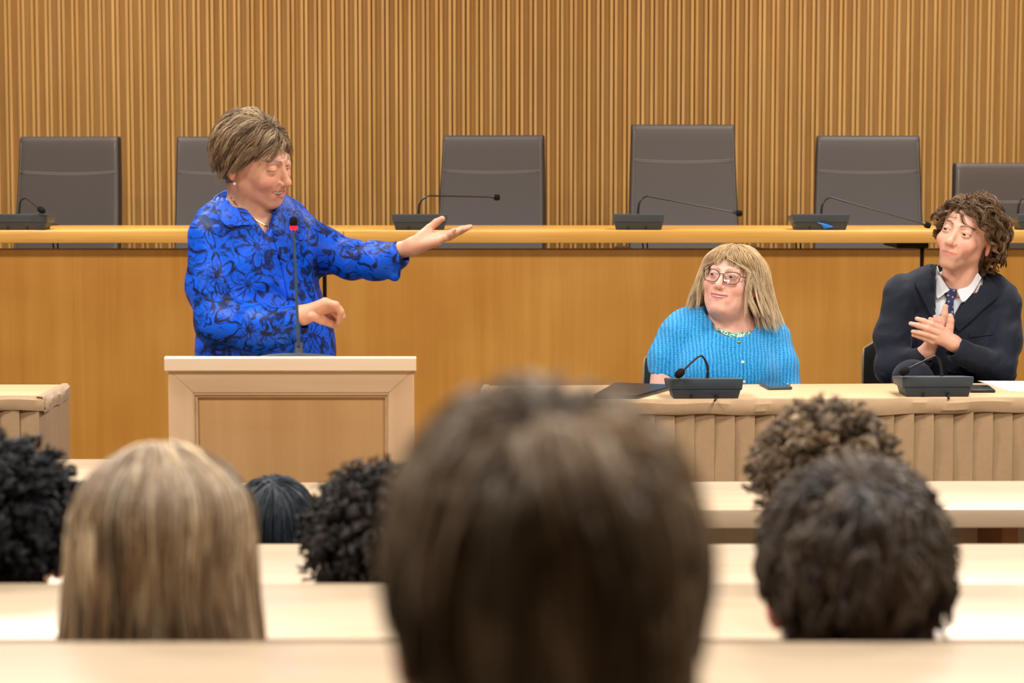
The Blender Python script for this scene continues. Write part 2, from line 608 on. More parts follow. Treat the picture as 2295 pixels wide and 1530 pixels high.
CP = dais_chair_parts()
def dais_chair(px, py_top, Y, rz, label, seat_h=None):
    top = W(px, py_top, Y + .1)[2]
    zs = top - .72                      # local origin is the seat height
    t = thing('high_backed_chair', label, 'chair', (X(px, Y + .06), Y, .42), rz, 'high-backed chairs behind the dais')
    h = zs - .42
    b = put('backrest', CP['backrest'], t, (0, 0, h))
    put('seam', CP['seam'], b)
    put('seat', CP['seat'], t, (0, 0, h))
    for sx in (-.275, .275):
        put('armrest', CP['armrest'], t, (sx, 0, h))
    c = put('column', CP['column'], t, (0, 0, h))
    c.scale.z = (h - .085) / .31
    c.location.z = h - .085 - (-.09) * 0 + .0
    c.location.z = h + .09 * c.scale.z - .09
    put('base', CP['base'], t, (0, 0, .43))
    for k in range(5):
        a = 2 * math.pi * k / 5 + .3
        put('caster', CP['caster'], t, (.27 * math.cos(a), -.21 + .27 * math.sin(a), .0285), a)
for px, py, Y, rz, lab in (
        (148, 306, 9.45, -.16, 'grey-brown leather high-backed chair at the far left end of the dais'),
        (519, 306, 9.45, .12, 'grey-brown leather high-backed chair half hidden by the woman in blue'),
        (1094, 303, 9.45, -.22, 'grey-brown leather high-backed chair turned away behind the outstretched hand'),
        (1533, 279, 9.40, .05, 'tallest grey-brown leather high-backed chair, behind the woman with glasses'),
        (1944, 304, 9.5, -.03, 'grey-brown leather high-backed chair just left of the curly-haired man'),
        (2264, 365, 8.98, .10, 'low-set grey leather high-backed chair at the right edge behind the curly-haired man')):
    dais_chair(px, py, Y, rz, lab)

# ------------------------------------------------------------------ discussion microphones
def mic_unit(px0, px1, py_top, py_bot, Y, neck_px, label, z_surf, cable=True, head_dir=None, rz=0.0, neck_dy=None, ribbon=False, group='gooseneck conference microphones'):
    """px0..px1 back face of the housing; neck_px polyline of the gooseneck, its last two points carry the capsule"""
    xa, xb = X(px0, Y), X(px1, Y)
    w = xb - xa
    cx = (xa + xb) / 2
    t = thing('conference_microphone', label, 'microphone', (cx, Y, z_surf), rz, group)
    h = .060
    # housing: upper slab flaring out, lower foot
    def wedge(w0, w1, z0, z1, d0, d1, bev, name, mat, tilt=0.0):
        bm = bmesh.new()
        q = [(-w0 / 2, 0, z0), (w0 / 2, 0, z0), (w0 / 2, d0, z0), (-w0 / 2, d0, z0),
             (-w1 / 2, -.006, z1), (w1 / 2, -.006, z1), (w1 / 2, d1, z1 - tilt), (-w1 / 2, d1, z1 - tilt)]
        vs = [bm.verts.new(c) for c in q]
        for fc in ((3, 2, 1, 0), (4, 5, 6, 7), (0, 1, 5, 4), (1, 2, 6, 5), (2, 3, 7, 6), (3, 0, 4, 7)):
            bm.faces.new([vs[i] for i in fc])
        bmesh.ops.bevel(bm, geom=list(bm.edges), offset=bev, segments=2, profile=.5, affect='EDGES')
        return bm_mesh(name, bm, mat, auto=40)
    put('foot', wedge(w * .86, w * .92, 0, .026, .10, .11, .002, 'foot', M['mic_foot']), t)
    put('housing', wedge(w * .97, w, .0245, h, .13, .145, .004, 'housing', M['mic_body'], .012), t)
    for sx in (-.2, .14):
        put('cable_slot', box_mesh('cable_slot', (sx * w - .004, -.0045, .001), (sx * w + .004, .002, .013), M['black']), t)
    # neck
    n = len(neck_px)
    pts = []
    for i, (a, b) in enumerate(neck_px):
        dy = .05 if neck_dy is None else neck_dy[i]
        p = W(a, b, Y + dy)
        pts.append(p - np.array([cx, Y, z_surf]))
    pts = np.array(pts)
    if rz:
        c, s = math.cos(-rz), math.sin(-rz)
        pts = pts @ np.array([[c, -s, 0], [s, c, 0], [0, 0, 1]]).T
    pts[0, 2] = h - .014
    P = smooth_path(pts[:-1], 10)
    g = put('gooseneck', tube_mesh('gooseneck', P, [.0045, .0042, .003, .003, .003], M['neck'], 8, 0), t)
    d0 = P[1] - P[0]
    put('collar', tube_mesh('collar', [P[0], P[0] + (P[3] - P[0]) * 1.0], [.0075, .0055], M['neck'], 10, 2), g)
    a, b = pts[-2], pts[-1]
    d = (b - a) / np.linalg.norm(b - a)
    Lh = np.linalg.norm(b - a)
    put('capsule', tube_mesh('capsule', [a - d * .004, a + d * .3 * Lh], [.0045, .0085], M['neck'], 12, 2), t)
    put('foam', tube_mesh('foam', [a + d * .25 * Lh, a + d * .3 * Lh, a + d * .45 * Lh, a + d * .8 * Lh, a + d * .95 * Lh, b], [.0088, .0112, .0120, .0116, .0086, .003], M['foam'], 14, 0), t)
    if cable:
        sx = .14 * w
        put('cable', tube_mesh('cable', [(sx, .0, .006), (sx - .002, -.02, .005), (sx - .010, -.055, .0045), (sx - .014, -.075, .0035)], .0032, M['black'], 8, 6), t)
    if not cable:
        for sx in (-.006, .012):
            put('cable', tube_mesh('cable', [(sx, .13, .008), (sx, .3, .004), (sx, .600, .0036), (sx, .634, -.008), (sx - .004, .637, -.06), (sx + .006, .66, -.18)], .003, M['black'], 8, 6), t)
    if ribbon:
        v, f = sheet_arrays(loft([[(-.02, -.012, .03), (.0, -.014, .018), (.01, -.012, .003)], [(-.008, -.012, .026), (.016, -.016, .022), (.045, -.014, .012)]], 10, 3), .0015)
        put('ribbon', mesh_from('ribbon', v, f, M['blue_tie']), t)
    return t

DZ = TZ1 + .0003
mic_unit(-20, 109, 480, 515, 8.2, [(42, 478), (45, 455), (53, 445), (62, 447), (86, 466), (98, 474)], 'slate grey microphone unit with bent gooseneck at the left end of the dais', DZ, cable=False, neck_dy=[.06, .06, .06, .05, 0, -.05])
mic_unit(878, 1004, 482, 515, 8.2, [(938, 478), (941, 456), (958, 440), (985, 439), (1103, 442), (1121, 442.5)], 'slate grey dais microphone with level gooseneck above the outstretched hand', DZ, cable=False, neck_dy=[.06] * 6, rz=.03)
mic_unit(1372, 1489, 477, 513, 8.21, [(1429, 474), (1433, 455), (1447, 441), (1475, 444), (1645, 476), (1664, 479)], 'slate grey dais microphone in front of the tallest chair', DZ, cable=False, neck_dy=[.06] * 6, rz=-.1)
mic_unit(1775, 1904, 478, 515, 8.2, [(1840, 474), (1844, 457), (1860, 443), (1885, 449), (2068, 501), (2086, 507)], 'slate grey dais microphone with a small blue ribbon tied behind', DZ, cable=False, neck_dy=[.06] * 6, ribbon=True)
mic_unit(2278, 2400, 482, 515, 8.2, [(2281, 474), (2284, 457), (2295, 443), (2320, 443), (2440, 470), (2458, 474)], 'slate grey dais microphone at the right edge beyond the curly hair', DZ, cable=False, neck_dy=[.06] * 6)

# ------------------------------------------------------------------ skirted tables
def skirted_table(x0, x1, yf, yb, z, rz, pivot, lab_t, lab_s):
    """front y=yf, back y=yb, in a frame turned rz about pivot"""
    t = thing('folding_table', lab_t, 'table', (pivot[0], pivot[1], 0), rz)
    a, b = x0 - pivot[0], x1 - pivot[0]
    f0, b0 = yf - pivot[1], yb - pivot[1]
    put('table_top', box_mesh('table_top', (a, f0, z - .03), (b, b0, z), M['table_top'], .003, 2), t)
    for lx in (a + .12, b - .12):
        for ly in (f0 + .06, b0 - .06):
            v, f = lathe([(0, 0), (.016, 0), (.014, z - .031), (0, z - .031)], 12)
            put('leg', mesh_from('leg', v, f, M['black'], auto=40), t, (lx, ly, 0))
    s = thing('table_skirt', lab_s, 'table skirt', (pivot[0], pivot[1], 0), rz, 'tan pleated table skirts')
    # plan path: front from left to right, then along both ends
    pitch, dep = .0585, .016
    def run(p, q, out, ph):
        p, q, out = map(lambda c: np.array(c, float), (p, q, out))
        L = np.linalg.norm(q - p)
        u = (q - p) / L
        n = max(2, int(round(L / pitch)))
        pts = []
        r = random.Random(int(ph * 100))
        for i in range(n):
            s0, s1 = i * L / n, (i + 1) * L / n
            k = r.uniform(.7, 1.25)
            base, base2 = .002 + .002 * k, .013 * k
            for tt, oo in ((.0, base), (.33, base * .67 + base2 * .33 + .0012), (.66, base * .33 + base2 * .67 + .0012), (1.0, base2)):
                pts.append((p + u * (s0 + (s1 - s0) * (tt * .985 + .0075)) + out * oo))
        return pts
    path = run((a, b0), (a, f0), (-1, 0), .3) + run((a, f0), (b, f0), (0, -1), .5) + run((b, f0), (b, b0), (1, 0), .8)
    path = np.array(path)
    rowsz = [z - .034, z - .10, z - .2, z - .34, z - .5, .02]
    G = np.zeros((len(rowsz), len(path), 3))
    ctr = path - np.array([(a + b) / 2, (f0 + b0) / 2])
    for i, zz in enumerate(rowsz):
        k = i / (len(rowsz) - 1)
        wob = .004 * k * np.sin(np.arange(len(path)) * .37 + i * 1.7) + .0025 * np.sin(np.arange(len(path)) * 1.1 + i * 2.3)
        nrm = np.stack([np.where(np.arange(len(path)) < 0, 0, 0.0), -np.ones(len(path))], 1)
        G[i, :, 0] = path[:, 0]
        G[i, :, 1] = path[:, 1] - wob * (np.abs(path[:, 1] - f0) < .03)
        G[i, :, 2] = zz
    v, f = sheet_arrays(G[::-1], .0016)
    put('pleated_cloth', mesh_from('pleated_cloth', v, f, M['skirt'], True, auto=22), s)
    # header band that laps over the table edge, in stitched lengths that sag a little
    hp = [(a - .004, b0)] + [(a - .004, f0 - .004)]
    def header(p, q, out, seed, wrap):
        p, q, out = map(lambda c: np.array(c, float), (p, q, out))
        L = np.linalg.norm(q - p)
        n = max(4, int(L / .0585 * 4))
        r = np.random.default_rng(seed)
        ph = r.uniform(0, 6, 4)
        H = np.zeros((5, n, 3))
        for j in range(n):
            k = j / (n - 1)
            base = p + (q - p) * k
            wv = .004 * math.sin(k * L * 9 + ph[0]) + .003 * math.sin(k * L * 23 + ph[1])
            sag = .003 * math.sin(k * L * 6 + ph[2]) + .002 * math.sin(k * L * 31 + ph[3])
            step = .002 if int(k * L / .0585) % 2 else 0
            prof = [(-.006, z + .003), (.010 + wv * .3, z + .002 + sag * .3), (.0175 + step + wv * .4, z - .010 + sag), (.019 + step + wv * .5, z - .030 + sag), (.0165 + step, z - .041 + sag)]
            for i, (oo, zz) in enumerate(prof):
                H[i, j, :2] = base + out * oo
                H[i, j, 2] = zz
        return sheet_arrays(H[::-1], .0018)
    for p, q, o, sd in (((a, b0), (a, f0 - .018), (-1, 0), 1), ((a - .018, f0), (b + .018, f0), (0, -1), 2), ((b, f0 - .018), (b, b0), (1, 0), 3)):
        v, f = header(p, q, o, sd, 0)
        put('header_band', mesh_from('header_band', v, f, M['skirt'], True, auto=30), s)
    return t
TBZ = W(1700, 862, 6.75)[2]
skirted_table(X(1105, 6.3), X(1105, 6.3) + 2.45, 6.30, 6.75, TBZ, math.radians(3.0), (X(1450, 6.3), 6.30), 'long pale wooden table with the seated woman and man behind', 'tan pleated skirt hanging from the table of the two seated people')
skirted_table(-2.9, X(153, 6.75) - .02, 6.40, 6.76, TBZ, 0, (-2.0, 6.4), 'pale wooden table cut off at the left edge of the picture', 'tan pleated skirt on the table at the left edge')

TR = math.radians(3.0)
def on_table(px, py):
    """point on the right table's surface seen at a pixel"""
    d = ray(px, py)
    k = (TBZ - CAM_H) / d[2]
    return _c + d * k
def tmic(px0, px1, py_bot, neck, label, dy):
    p = on_table((px0 + px1) / 2, py_bot)
    mic_unit(px0, px1, 0, 0, p[1], neck, label, TBZ + .0004, True, rz=.03, neck_dy=dy, group='gooseneck conference microphones')
tmic(1500, 1669, 894, [(1585, 850), (1586, 825), (1578, 803), (1566, 799), (1532, 829), (1517, 842)], 'slate grey table microphone bent over in front of the woman with glasses', [.06, .06, .06, .05, .0, -.04])
tmic(2024, 2188, 889, [(2111, 846), (2108, 815), (2099, 799), (2085, 802), (2036, 826), (2020, 836)], 'slate grey table microphone bent over in front of the clapping man', [.06, .06, .06, .05, .0, -.04])

# folder, phones, paper on the table
def flat_thing(name, label, cat, corners, h, mat, bevel=.002):
    """a flat slab whose top corners are seen at the pixels given"""
    pts = np.array([on_table(*c) for c in corners])
    c = pts.mean(0)
    t = thing(name, label, cat, (c[0], c[1], TBZ + .0005))
    bm = bmesh.new()
    prism(bm, [(p[0] - c[0], p[1] - c[1]) for p in pts], 0, h)
    if bevel:
        bmesh.ops.bevel(bm, geom=list(bm.edges), offset=bevel, segments=2, profile=.5, affect='EDGES')
    return t, bm, c, pts
t, bm, c, pts = flat_thing('document_folder', 'black document folder lying beside the table microphone, behind a big dark head', 'folder', [(1330, 894), (1430, 894), (1512, 871), (1378, 866)], .009, None)
put('lower_cover', bm_mesh('lower_cover', bm, M['folder'], auto=40), t)
bm = bmesh.new()
prism(bm, [((p[0] - c[0]) * .995, (p[1] - c[1]) * .995) for p in pts], .0095, .013)
bmesh.ops.bevel(bm, geom=list(bm.edges), offset=.001, segments=1, affect='EDGES')
put('upper_cover', bm_mesh('upper_cover', bm, M['folder'], auto=40), t)
t, bm, c, pts = flat_thing('smartphone', 'smartphone with a blue-reflecting screen lying in front of the woman with glasses', 'phone', [(1722, 874), (1776, 873), (1752, 861), (1700, 862)], .009, None, .0035)
put('case', bm_mesh('case', bm, M['phone_case'], auto=40), t)
bm = bmesh.new()
prism(bm, [((p[0] - c[0]) * .9, (p[1] - c[1]) * .93) for p in pts], .009, .0098)
put('screen', bm_mesh('screen', bm, M['screen']), t)
put('case_charm', tube_mesh('case_charm', [(.034, .0, .006), (.040, .006, .009), (.046, .008, .005), (.040, -.003, .003)], .0022, M['gold'], 8, 5), t)
t, bm, c, pts = flat_thing('smartphone', 'black smartphone lying face down beside the clapping man\'s microphone', 'phone', [(2175, 880), (2231, 880), (2216, 869), (2165, 869)], .009, None, .003)
put('case', bm_mesh('case', bm, M['folder'], auto=40), t)
put('camera_bump', box_mesh('camera_bump', (.012, .012, .009), (.034, .04, .0105), M['lens_black'], .001, 1), t)
for k in range(2):
    v, f = lathe([(0, .0105), (.0045, .0105), (.0045, .0118), (0, .0118)], 12)
    put('camera_lens', mesh_from('camera_lens', v, f, M['chrome'], auto=40), t, (.018 + .01 * k, .028, 0))
t, bm, c, pts = flat_thing('paper_sheet', 'white printed paper sheet at the right end of the table', 'paper', [(2262, 877), (2420, 884), (2360, 855), (2192, 854)], .0012, None, 0)
put('sheet', bm_mesh('sheet', bm, M['paper']), t)

# ------------------------------------------------------------------ lectern
LY = 5.3
lx0, lx1 = X(365, LY), X(932, LY)
LZ = W(600, 803, LY)[2]
LT = W(600, 830, LY)[2]
LMY = LY + .11
lec = thing('lectern', 'pale maple lectern with framed front panel before the woman in blue', 'lectern', ((lx0 + lx1) / 2, LY, 0))
hw = (lx1 - lx0) / 2
bm = bmesh.new()
vs = [bm.verts.new(c) for c in ((-hw, 0, LT), (hw, 0, LT), (hw - .05, .42, LT - .10), (-hw + .05, .42, LT - .10), (-hw, 0, LZ), (hw, 0, LZ), (hw - .001, .012, LZ + .004), (-hw + .001, .012, LZ + .004), (hw - .05, .42, LZ - .10), (-hw + .05, .42, LZ - .10))]
for fc in ((3, 2, 1, 0), (0, 1, 5, 4), (4, 5, 6, 7), (7, 6, 8, 9), (2, 3, 9, 8), (1, 2, 8, 6, 5), (3, 0, 4, 7, 9)):
    bm.faces.new([vs[i] for i in fc])
put('desktop', bm_mesh('desktop', bm, M['lectern_top']), lec)
bw = X(924, LY + .012) - X(371, LY + .012)
bw /= 2
iw = (X(868, LY + .012) - X(428, LY + .012)) / 2
iz = W(600, 880, LY + .012)[2]
sw = bw - iw
def frame_part(name, poly, mat, d=.022):
    bm = bmesh.new()
    prism(bm, poly, .012, .012 + d, 'y')
    bmesh.ops.bevel(bm, geom=list(bm.edges), offset=.0012, segments=1, affect='EDGES')
    put(name, bm_mesh(name, bm, mat, auto=40), lec)
frame_part('top_rail', [(-bw, LT), (bw, LT), (iw, iz), (-iw, iz)], M['lectern_h'])
for s in (-1, 1):
    p = [(s * bw, LT), (s * iw, iz), (s * iw, .14), (s * bw, .07)]
    frame_part('stile', p if s > 0 else p[::-1], M['lectern'])
frame_part('bottom_rail', [(-bw, .07), (-iw, .14), (iw, .14), (bw, .07)], M['lectern_h'])
for i, (k, dd) in enumerate(((0, .0145), (.006, .02))):
    bm = bmesh.new()
    box(bm, (-iw + k, dd, iz - .006 - k), (iw - k, dd + .02, iz - k), .0012, 1)
    for s in (-1, 1):
        box(bm, (s * (iw - k) - .003, dd, .14), (s * (iw - k) + .003, dd + .02, iz - k), .001, 1)
    put('moulding', bm_mesh('moulding', bm, M['lectern_h']), lec)
put('front_panel', box_mesh('front_panel', (-iw - .01, .03, .1), (iw + .01, .04, iz + .01), M['lectern_panel']), lec)
for s in (-1, 1):
    put('side_panel', box_mesh('side_panel', (s * (bw - .03) - (.022 if s > 0 else 0), .034, .05), (s * (bw - .03) + (0 if s > 0 else .022), .38, LT - .095), M['lectern'], .001, 1), lec)
put('shelf', box_mesh('shelf', (-bw + .052, .05, .45), (bw - .052, .37, .47), M['lectern_h']), lec)
put('plinth', box_mesh('plinth', (-bw, .02, 0), (bw, .06, .07), M['lectern_h'], .002, 1), lec)
# its microphone
bz = LZ - .0195
p0 = W(669, 790, LY + .11)
lm = thing('lectern_microphone', 'slim upright microphone with a red light ring on the lectern', 'microphone', (p0[0], LMY, bz))
v, f = lathe([(0, 0), (.112, 0), (.112, .006), (.10, .011), (.03, .016), (.012, .022), (.0095, .05), (.0, .05)], 40)
put('base', mesh_from('base', (np.array(v) * np.array([1, .75, 1])) @ rot(0, -14.3).T, f, M['mic_body'], auto=40), lm)
pt = [W(a, b, LMY + d) - np.array(lm.location) for a, b, d in ((669, 775, 0), (666, 700, 0), (662, 600, 0), (658, 515, -.005))]
put('rod', tube_mesh('rod', pt, [.0045, .0036, .0034, .0032], M['neck_blue'], 10, 8), lm)
e = pt[-1]
put('light_ring', tube_mesh('light_ring', [e, e + np.array([0, 0, .004]), e + np.array([0, 0, .010])], [.007, .0095, .0095], M['red_ring'], 16, 0), lm)
put('foam', tube_mesh('foam', [e + np.array([0, 0, z]) for z in (.010, .012, .022, .028, .032, .0335)], [.009, .0105, .0108, .0095, .006, .001], M['foam'], 16, 0), lm)

# ------------------------------------------------------------------ audience desks
def audience_desk(x0, x1, yn, yf, zn, floor, label, rz=0.0, th=.038):
    t = thing('audience_desk', label, 'desk', ((x0 + x1) / 2, yn, floor), rz, 'pale maple audience desks')
    w = (x1 - x0) / 2
    put('desktop', box_mesh('desktop', (-w, 0, zn - floor - th), (w, yf - yn, zn - floor), M['desk'], .004, 2), t)
    put('modesty_panel', box_mesh('modesty_panel', (-w + .02, yf - yn - .06, .04), (w - .02, yf - yn - .035, zn - floor - th), M['desk'], .002, 1), t)
    n = max(2, int(2 * w / 1.5) + 1)
    for i in range(n):
        x = -w + .05 + (2 * w - .1) * i / (n - 1)
        put('support', box_mesh('support', (x - .018, .12, 0), (x + .018, yf - yn - .06, zn - floor - th), M['desk_dark'], .002, 1), t)
    return t
def zy(py, Y):
    return W(1147, py, Y)[2]
audience_desk(-2.6, 2.6, 1.72, 2.2, zy(1437, 2.2), .22, 'nearest blurred maple desk along the bottom edge of the picture')
audience_desk(-2.8, 2.8, 2.735, 3.1, zy(1306, 3.1), .12, 'second maple desk from the bottom, before the long blonde hair')
audience_desk(-2.8, 2.8, 3.58, 4.03, zy(1218, 4.03), 0, 'third maple desk from the bottom, just beyond the two right heads')
dz = zy(1140, 4.7)
audience_desk(X(470, 4.9), 2.9, 4.7, 5.12, dz, 0, 'front maple desk with thick edge below the skirted table', rz=math.radians(.8), th=.042)
audience_desk(-2.8, X(335, 5.2), 5.06, 5.5, zy(1085, 5.06), 0, 'short maple desk at left between the black curls and the blonde head', th=.042)

# ------------------------------------------------------------------ people: distance fields and their surfaces
def A_(p):
    return np.asarray(p, dtype=np.float32)

def smin(a, b, k):
    h = np.clip(.5 + .5 * (b - a) / k, 0, 1)
    return b + (a - b) * h - k * h * (1 - h)

def smax(a, b, k):
    return -smin(-a, -b, k)

def ell(P, c, r, R=None):
    q = P - A_(c)
    if R is not None:
        q = q @ A_(R)
    r = A_(r)
    u = q / r
    k0 = np.sqrt((u * u).sum(-1))
    w = u / r
    k1 = np.sqrt((w * w).sum(-1)) + 1e-6
    return k0 * (k0 - 1) / k1

def sph(P, c, r):
    q = P - A_(c)
    return np.sqrt((q * q).sum(-1)) - r

def rc(P, a, b, ra, rb):
    a, b = A_(a), A_(b)
    ba = b - a
    q = P - a
    t = np.clip((q @ ba) / (ba @ ba), 0, 1)
    d = q - t[..., None] * ba
    return np.sqrt((d * d).sum(-1)) - (ra + (rb - ra) * t)

def chain(P, pts, rads, k=.01):
    d = None
    for i in range(len(pts) - 1):
        e = rc(P, pts[i], pts[i + 1], rads[i], rads[i + 1])
        d = e if d is None else smin(d, e, k)
    return d

def waves(P, seed, freq, n=5):
    r = np.random.default_rng(seed)
    s = 0
    for i in range(n):
        k = r.normal(size=3)
        k *= freq * r.uniform(.6, 1.5) / np.linalg.norm(k)
        s = s + np.sin(P @ A_(k) + np.float32(r.uniform(0, 6.3)) + (0.8 * s if i else 0))
    return s / n

def sdf_surface(f, lo, hi, vox, project=True):
    lo = np.asarray(lo, float)
    hi = np.asarray(hi, float)
    B = 8
    nb = np.maximum(1, np.ceil((hi - lo) / (vox * B)).astype(int))
    n = nb * B
    ax = [lo[i] + (np.arange(nb[i]) * B + (B - 1) / 2) * vox for i in range(3)]
    C = np.stack(np.meshgrid(*ax, indexing='ij'), -1).reshape(-1, 3).astype(np.float32)
    fc = np.concatenate([f(C[i:i + 60000]) for i in range(0, len(C), 60000)])
    act = np.abs(fc) < vox * B * .866 * 1.25 + vox * 2
    sgn = np.where(fc < 0, -1, 1).astype(np.float32).reshape(nb)
    G = np.repeat(np.repeat(np.repeat(sgn, B, 0), B, 1), B, 2)
    G6 = G.reshape(nb[0], B, nb[1], B, nb[2], B).transpose(0, 2, 4, 1, 3, 5)
    ii = np.argwhere(act.reshape(nb))
    o = np.arange(B)
    off = np.stack(np.meshgrid(o, o, o, indexing='ij'), -1).reshape(1, -1, 3)
    for s in range(0, len(ii), 600):
        c = ii[s:s + 600]
        P = (lo + (c[:, None] * B + off) * vox).astype(np.float32).reshape(-1, 3)
        G6[c[:, 0], c[:, 1], c[:, 2]] = f(P).reshape(-1, B, B, B)
    inside = G < 0
    cnt = np.zeros(tuple(n - 1), dtype=np.int8)
    for dx in (0, 1):
        for dy in (0, 1):
            for dz in (0, 1):
                cnt += inside[dx:n[0] - 1 + dx, dy:n[1] - 1 + dy, dz:n[2] - 1 + dz]
    cells = np.argwhere((cnt > 0) & (cnt < 8))
    idx = np.full(tuple(n - 1), -1, dtype=np.int32)
    idx[cells[:, 0], cells[:, 1], cells[:, 2]] = np.arange(len(cells))
    cor = np.array([(a, b, c) for a in (0, 1) for b in (0, 1) for c in (0, 1)])
    val = np.stack([G[cells[:, 0] + a, cells[:, 1] + b, cells[:, 2] + c] for a, b, c in cor], 1)
    acc = np.zeros((len(cells), 3))
    num = np.zeros(len(cells))
    for i in range(8):
        for j in range(i + 1, 8):
            if np.abs(cor[i] - cor[j]).sum() == 1:
                m = (val[:, i] < 0) != (val[:, j] < 0)
                t = val[m, i] / (val[m, i] - val[m, j])
                acc[m] += cor[i] + (cor[j] - cor[i]) * t[:, None]
                num[m] += 1
    V = lo + (cells + acc / num[:, None]) * vox
    faces = []
    for axis in range(3):
        sl0 = [slice(None)] * 3
        sl1 = [slice(None)] * 3
        sl0[axis] = slice(0, -1)
        sl1[axis] = slice(1, None)
        a, b = inside[tuple(sl0)], inside[tuple(sl1)]
        e = np.argwhere(a != b)
        fl = a[e[:, 0], e[:, 1], e[:, 2]]
        u, w = (axis + 1) % 3, (axis + 2) % 3
        ok = (e[:, u] > 0) & (e[:, w] > 0) & (e[:, u] < n[u] - 1) & (e[:, w] < n[w] - 1)
        e, fl = e[ok], fl[ok]
        q = []
        for du, dw in ((-1, -1), (0, -1), (0, 0), (-1, 0)):
            k = e.copy()
            k[:, u] += du
            k[:, w] += dw
            q.append(idx[k[:, 0], k[:, 1], k[:, 2]])
        q = np.stack(q, 1)
        q[~fl] = q[~fl][:, ::-1]
        faces.append(q)
    Fc = np.concatenate(faces)
    Fc = Fc[(Fc >= 0).all(1)]
    if project and len(V):
        P = V.astype(np.float32)
        h = np.float32(vox * .4)
        d0 = f(P)
        g = np.stack([f(P + A_(e_) * h) - d0 for e_ in np.eye(3)], 1) / h
        g2 = (g * g).sum(1) + .1
        V = V - np.clip(d0 / g2, -vox * .6, vox * .6)[:, None] * g
    return V, Fc

def joinm(parts):
    v, f, c, o = [], [], [], 0
    for p in parts:
        v.append(p[0])
        f.append(p[1] + o)
        c.append(p[2])
        o += len(p[0])
    return np.concatenate(v), np.concatenate(f), np.concatenate(c)

# ---- the head, in its own frame: face towards -y, up +z, metres
EYE = (.0315, -.0755, .005)
def head_field(o):
    w = o.get('w', 1.0)            # width of skull
    fw = o.get('fw', w)            # width of face
    smile = o.get('smile', .004)
    gap = o.get('gap', 0.0)        # mouth opening half-height
    eo = o.get('eye_open', .0046)
    nose = o.get('nose', 1.0)
    simple = o.get('simple', False)
    def f(P):
        Q = P.copy()
        Q[..., 0] = np.abs(Q[..., 0])
        d = ell(P, (0, .018, .036), (.0745 * w, o.get('dep', .097), .0865))
        T = P.copy()
        T[..., 0] = P[..., 0] * (1 + o.get('taper', .42) * np.clip((-.022 - P[..., 2]) / .085, 0, 1))
        d = smin(d, ell(T, (0, -.030, -.028), (.0605 * fw, .062, .078)), .03)
        d = smin(d, rc(Q, (.0455 * fw, .0, -.048), (.013, -.066, -.093), .015, .012), .024)
        d = smin(d, ell(P, (0, -.072, -.0935), (.019, .015, .0145)), .016)
        d = smin(d, ell(Q, (.038 * fw, -.060, -.026), (.021, .020, .021)), .022)
        if o.get('chin2'):
            d = smin(d, ell(P, (0, -.022, -.100), (.046, .042, .024)), .028)
            d = smin(d, ell(Q, (.040, -.032, -.060), (.020, .030, .030)), .025)
        # ears
        if o.get('ears', True):
            Re = rot(28)
            e = ell(Q, (.0775 * w, .016, -.006), (.0075, .0185, .0315), Re)
            e = smax(e, -ell(Q, (.0855 * w, .012, .0), (.007, .0105, .019), Re), .004)
            d = smin(d, e, .006)
        if simple:
            return d
        d = smin(d, rc(Q, (.010, -.0855, .0245), (.040 * fw, -.073, .0265), .0065, .006), .015)
        d = smax(d, -sph(Q, (.033, -.1005, .004), .0185), .014)
        lid = sph(Q, EYE, .0142)
        cut = ell(Q, (EYE[0], -.0905, EYE[2] - .0008), (.0128, .012, eo))
        d = smin(d, lid, .005)
        d = smax(d, -cut, .0018)
        # nose
        zt = -.030
        d = smin(d, rc(P, (0, -.081, .021), (0, -.099 - .006 * nose, zt + .004), .006, .008 * nose), .0085)
        d = smin(d, sph(P, (0, -.1005 - .006 * nose, zt), .0105 * nose), .006)
        d = smin(d, ell(Q, (.0125 * nose, -.0925, zt - .004), (.0075, .0105, .0078)), .006)
        d = smax(d, -ell(Q, (.0062, -.0985, zt - .0125), (.0034, .0055, .0032)), .002)
        # mouth
        d = smin(d, ell(P, (0, -.076, -.060), (.029, .0175, .023)), .02)
        L_ = P.copy()
        hw_ = o.get('mw', .0265)
        kx = np.minimum(1.6, (P[..., 0] / hw_) ** 2)
        L_[..., 2] = P[..., 2] - smile * kx + .062
        L_[..., 1] = P[..., 1] - .013 * kx
        LQ = L_.copy()
        LQ[..., 0] = np.abs(LQ[..., 0])
        up = rc(LQ, (.0, -.0915, .0030 + gap), (hw_, -.0895, .0005), .0035, .0014)
        lo_ = rc(LQ, (.0, -.0905, -.0048 - gap), (hw_ * .95, -.0895, -.0005), .0044, .0013)
        d = smin(d, up, .0045)
        d = smin(d, lo_, .0045)
        if gap > 0:
            d = smax(d, -ell(L_, (0, -.097, -.0005), (hw_ * .84, .021, gap + .0005)), .0018)
        else:
            d = smax(d, -rc(LQ, (.0, -.0968, -.001), (hw_ * .9, -.0935, .0), .0011, .0006), .0022)
        # smile fold
        if smile > .003:
            d = smax(d, -rc(Q, (.0185, -.0945, -.036), (.034, -.0835, -.066), .0030, .0022), .008)
            d = smin(d, ell(Q, (.039 * fw, -.066, -.028), (.015, .012, .013)), .016)
        return d
    return f

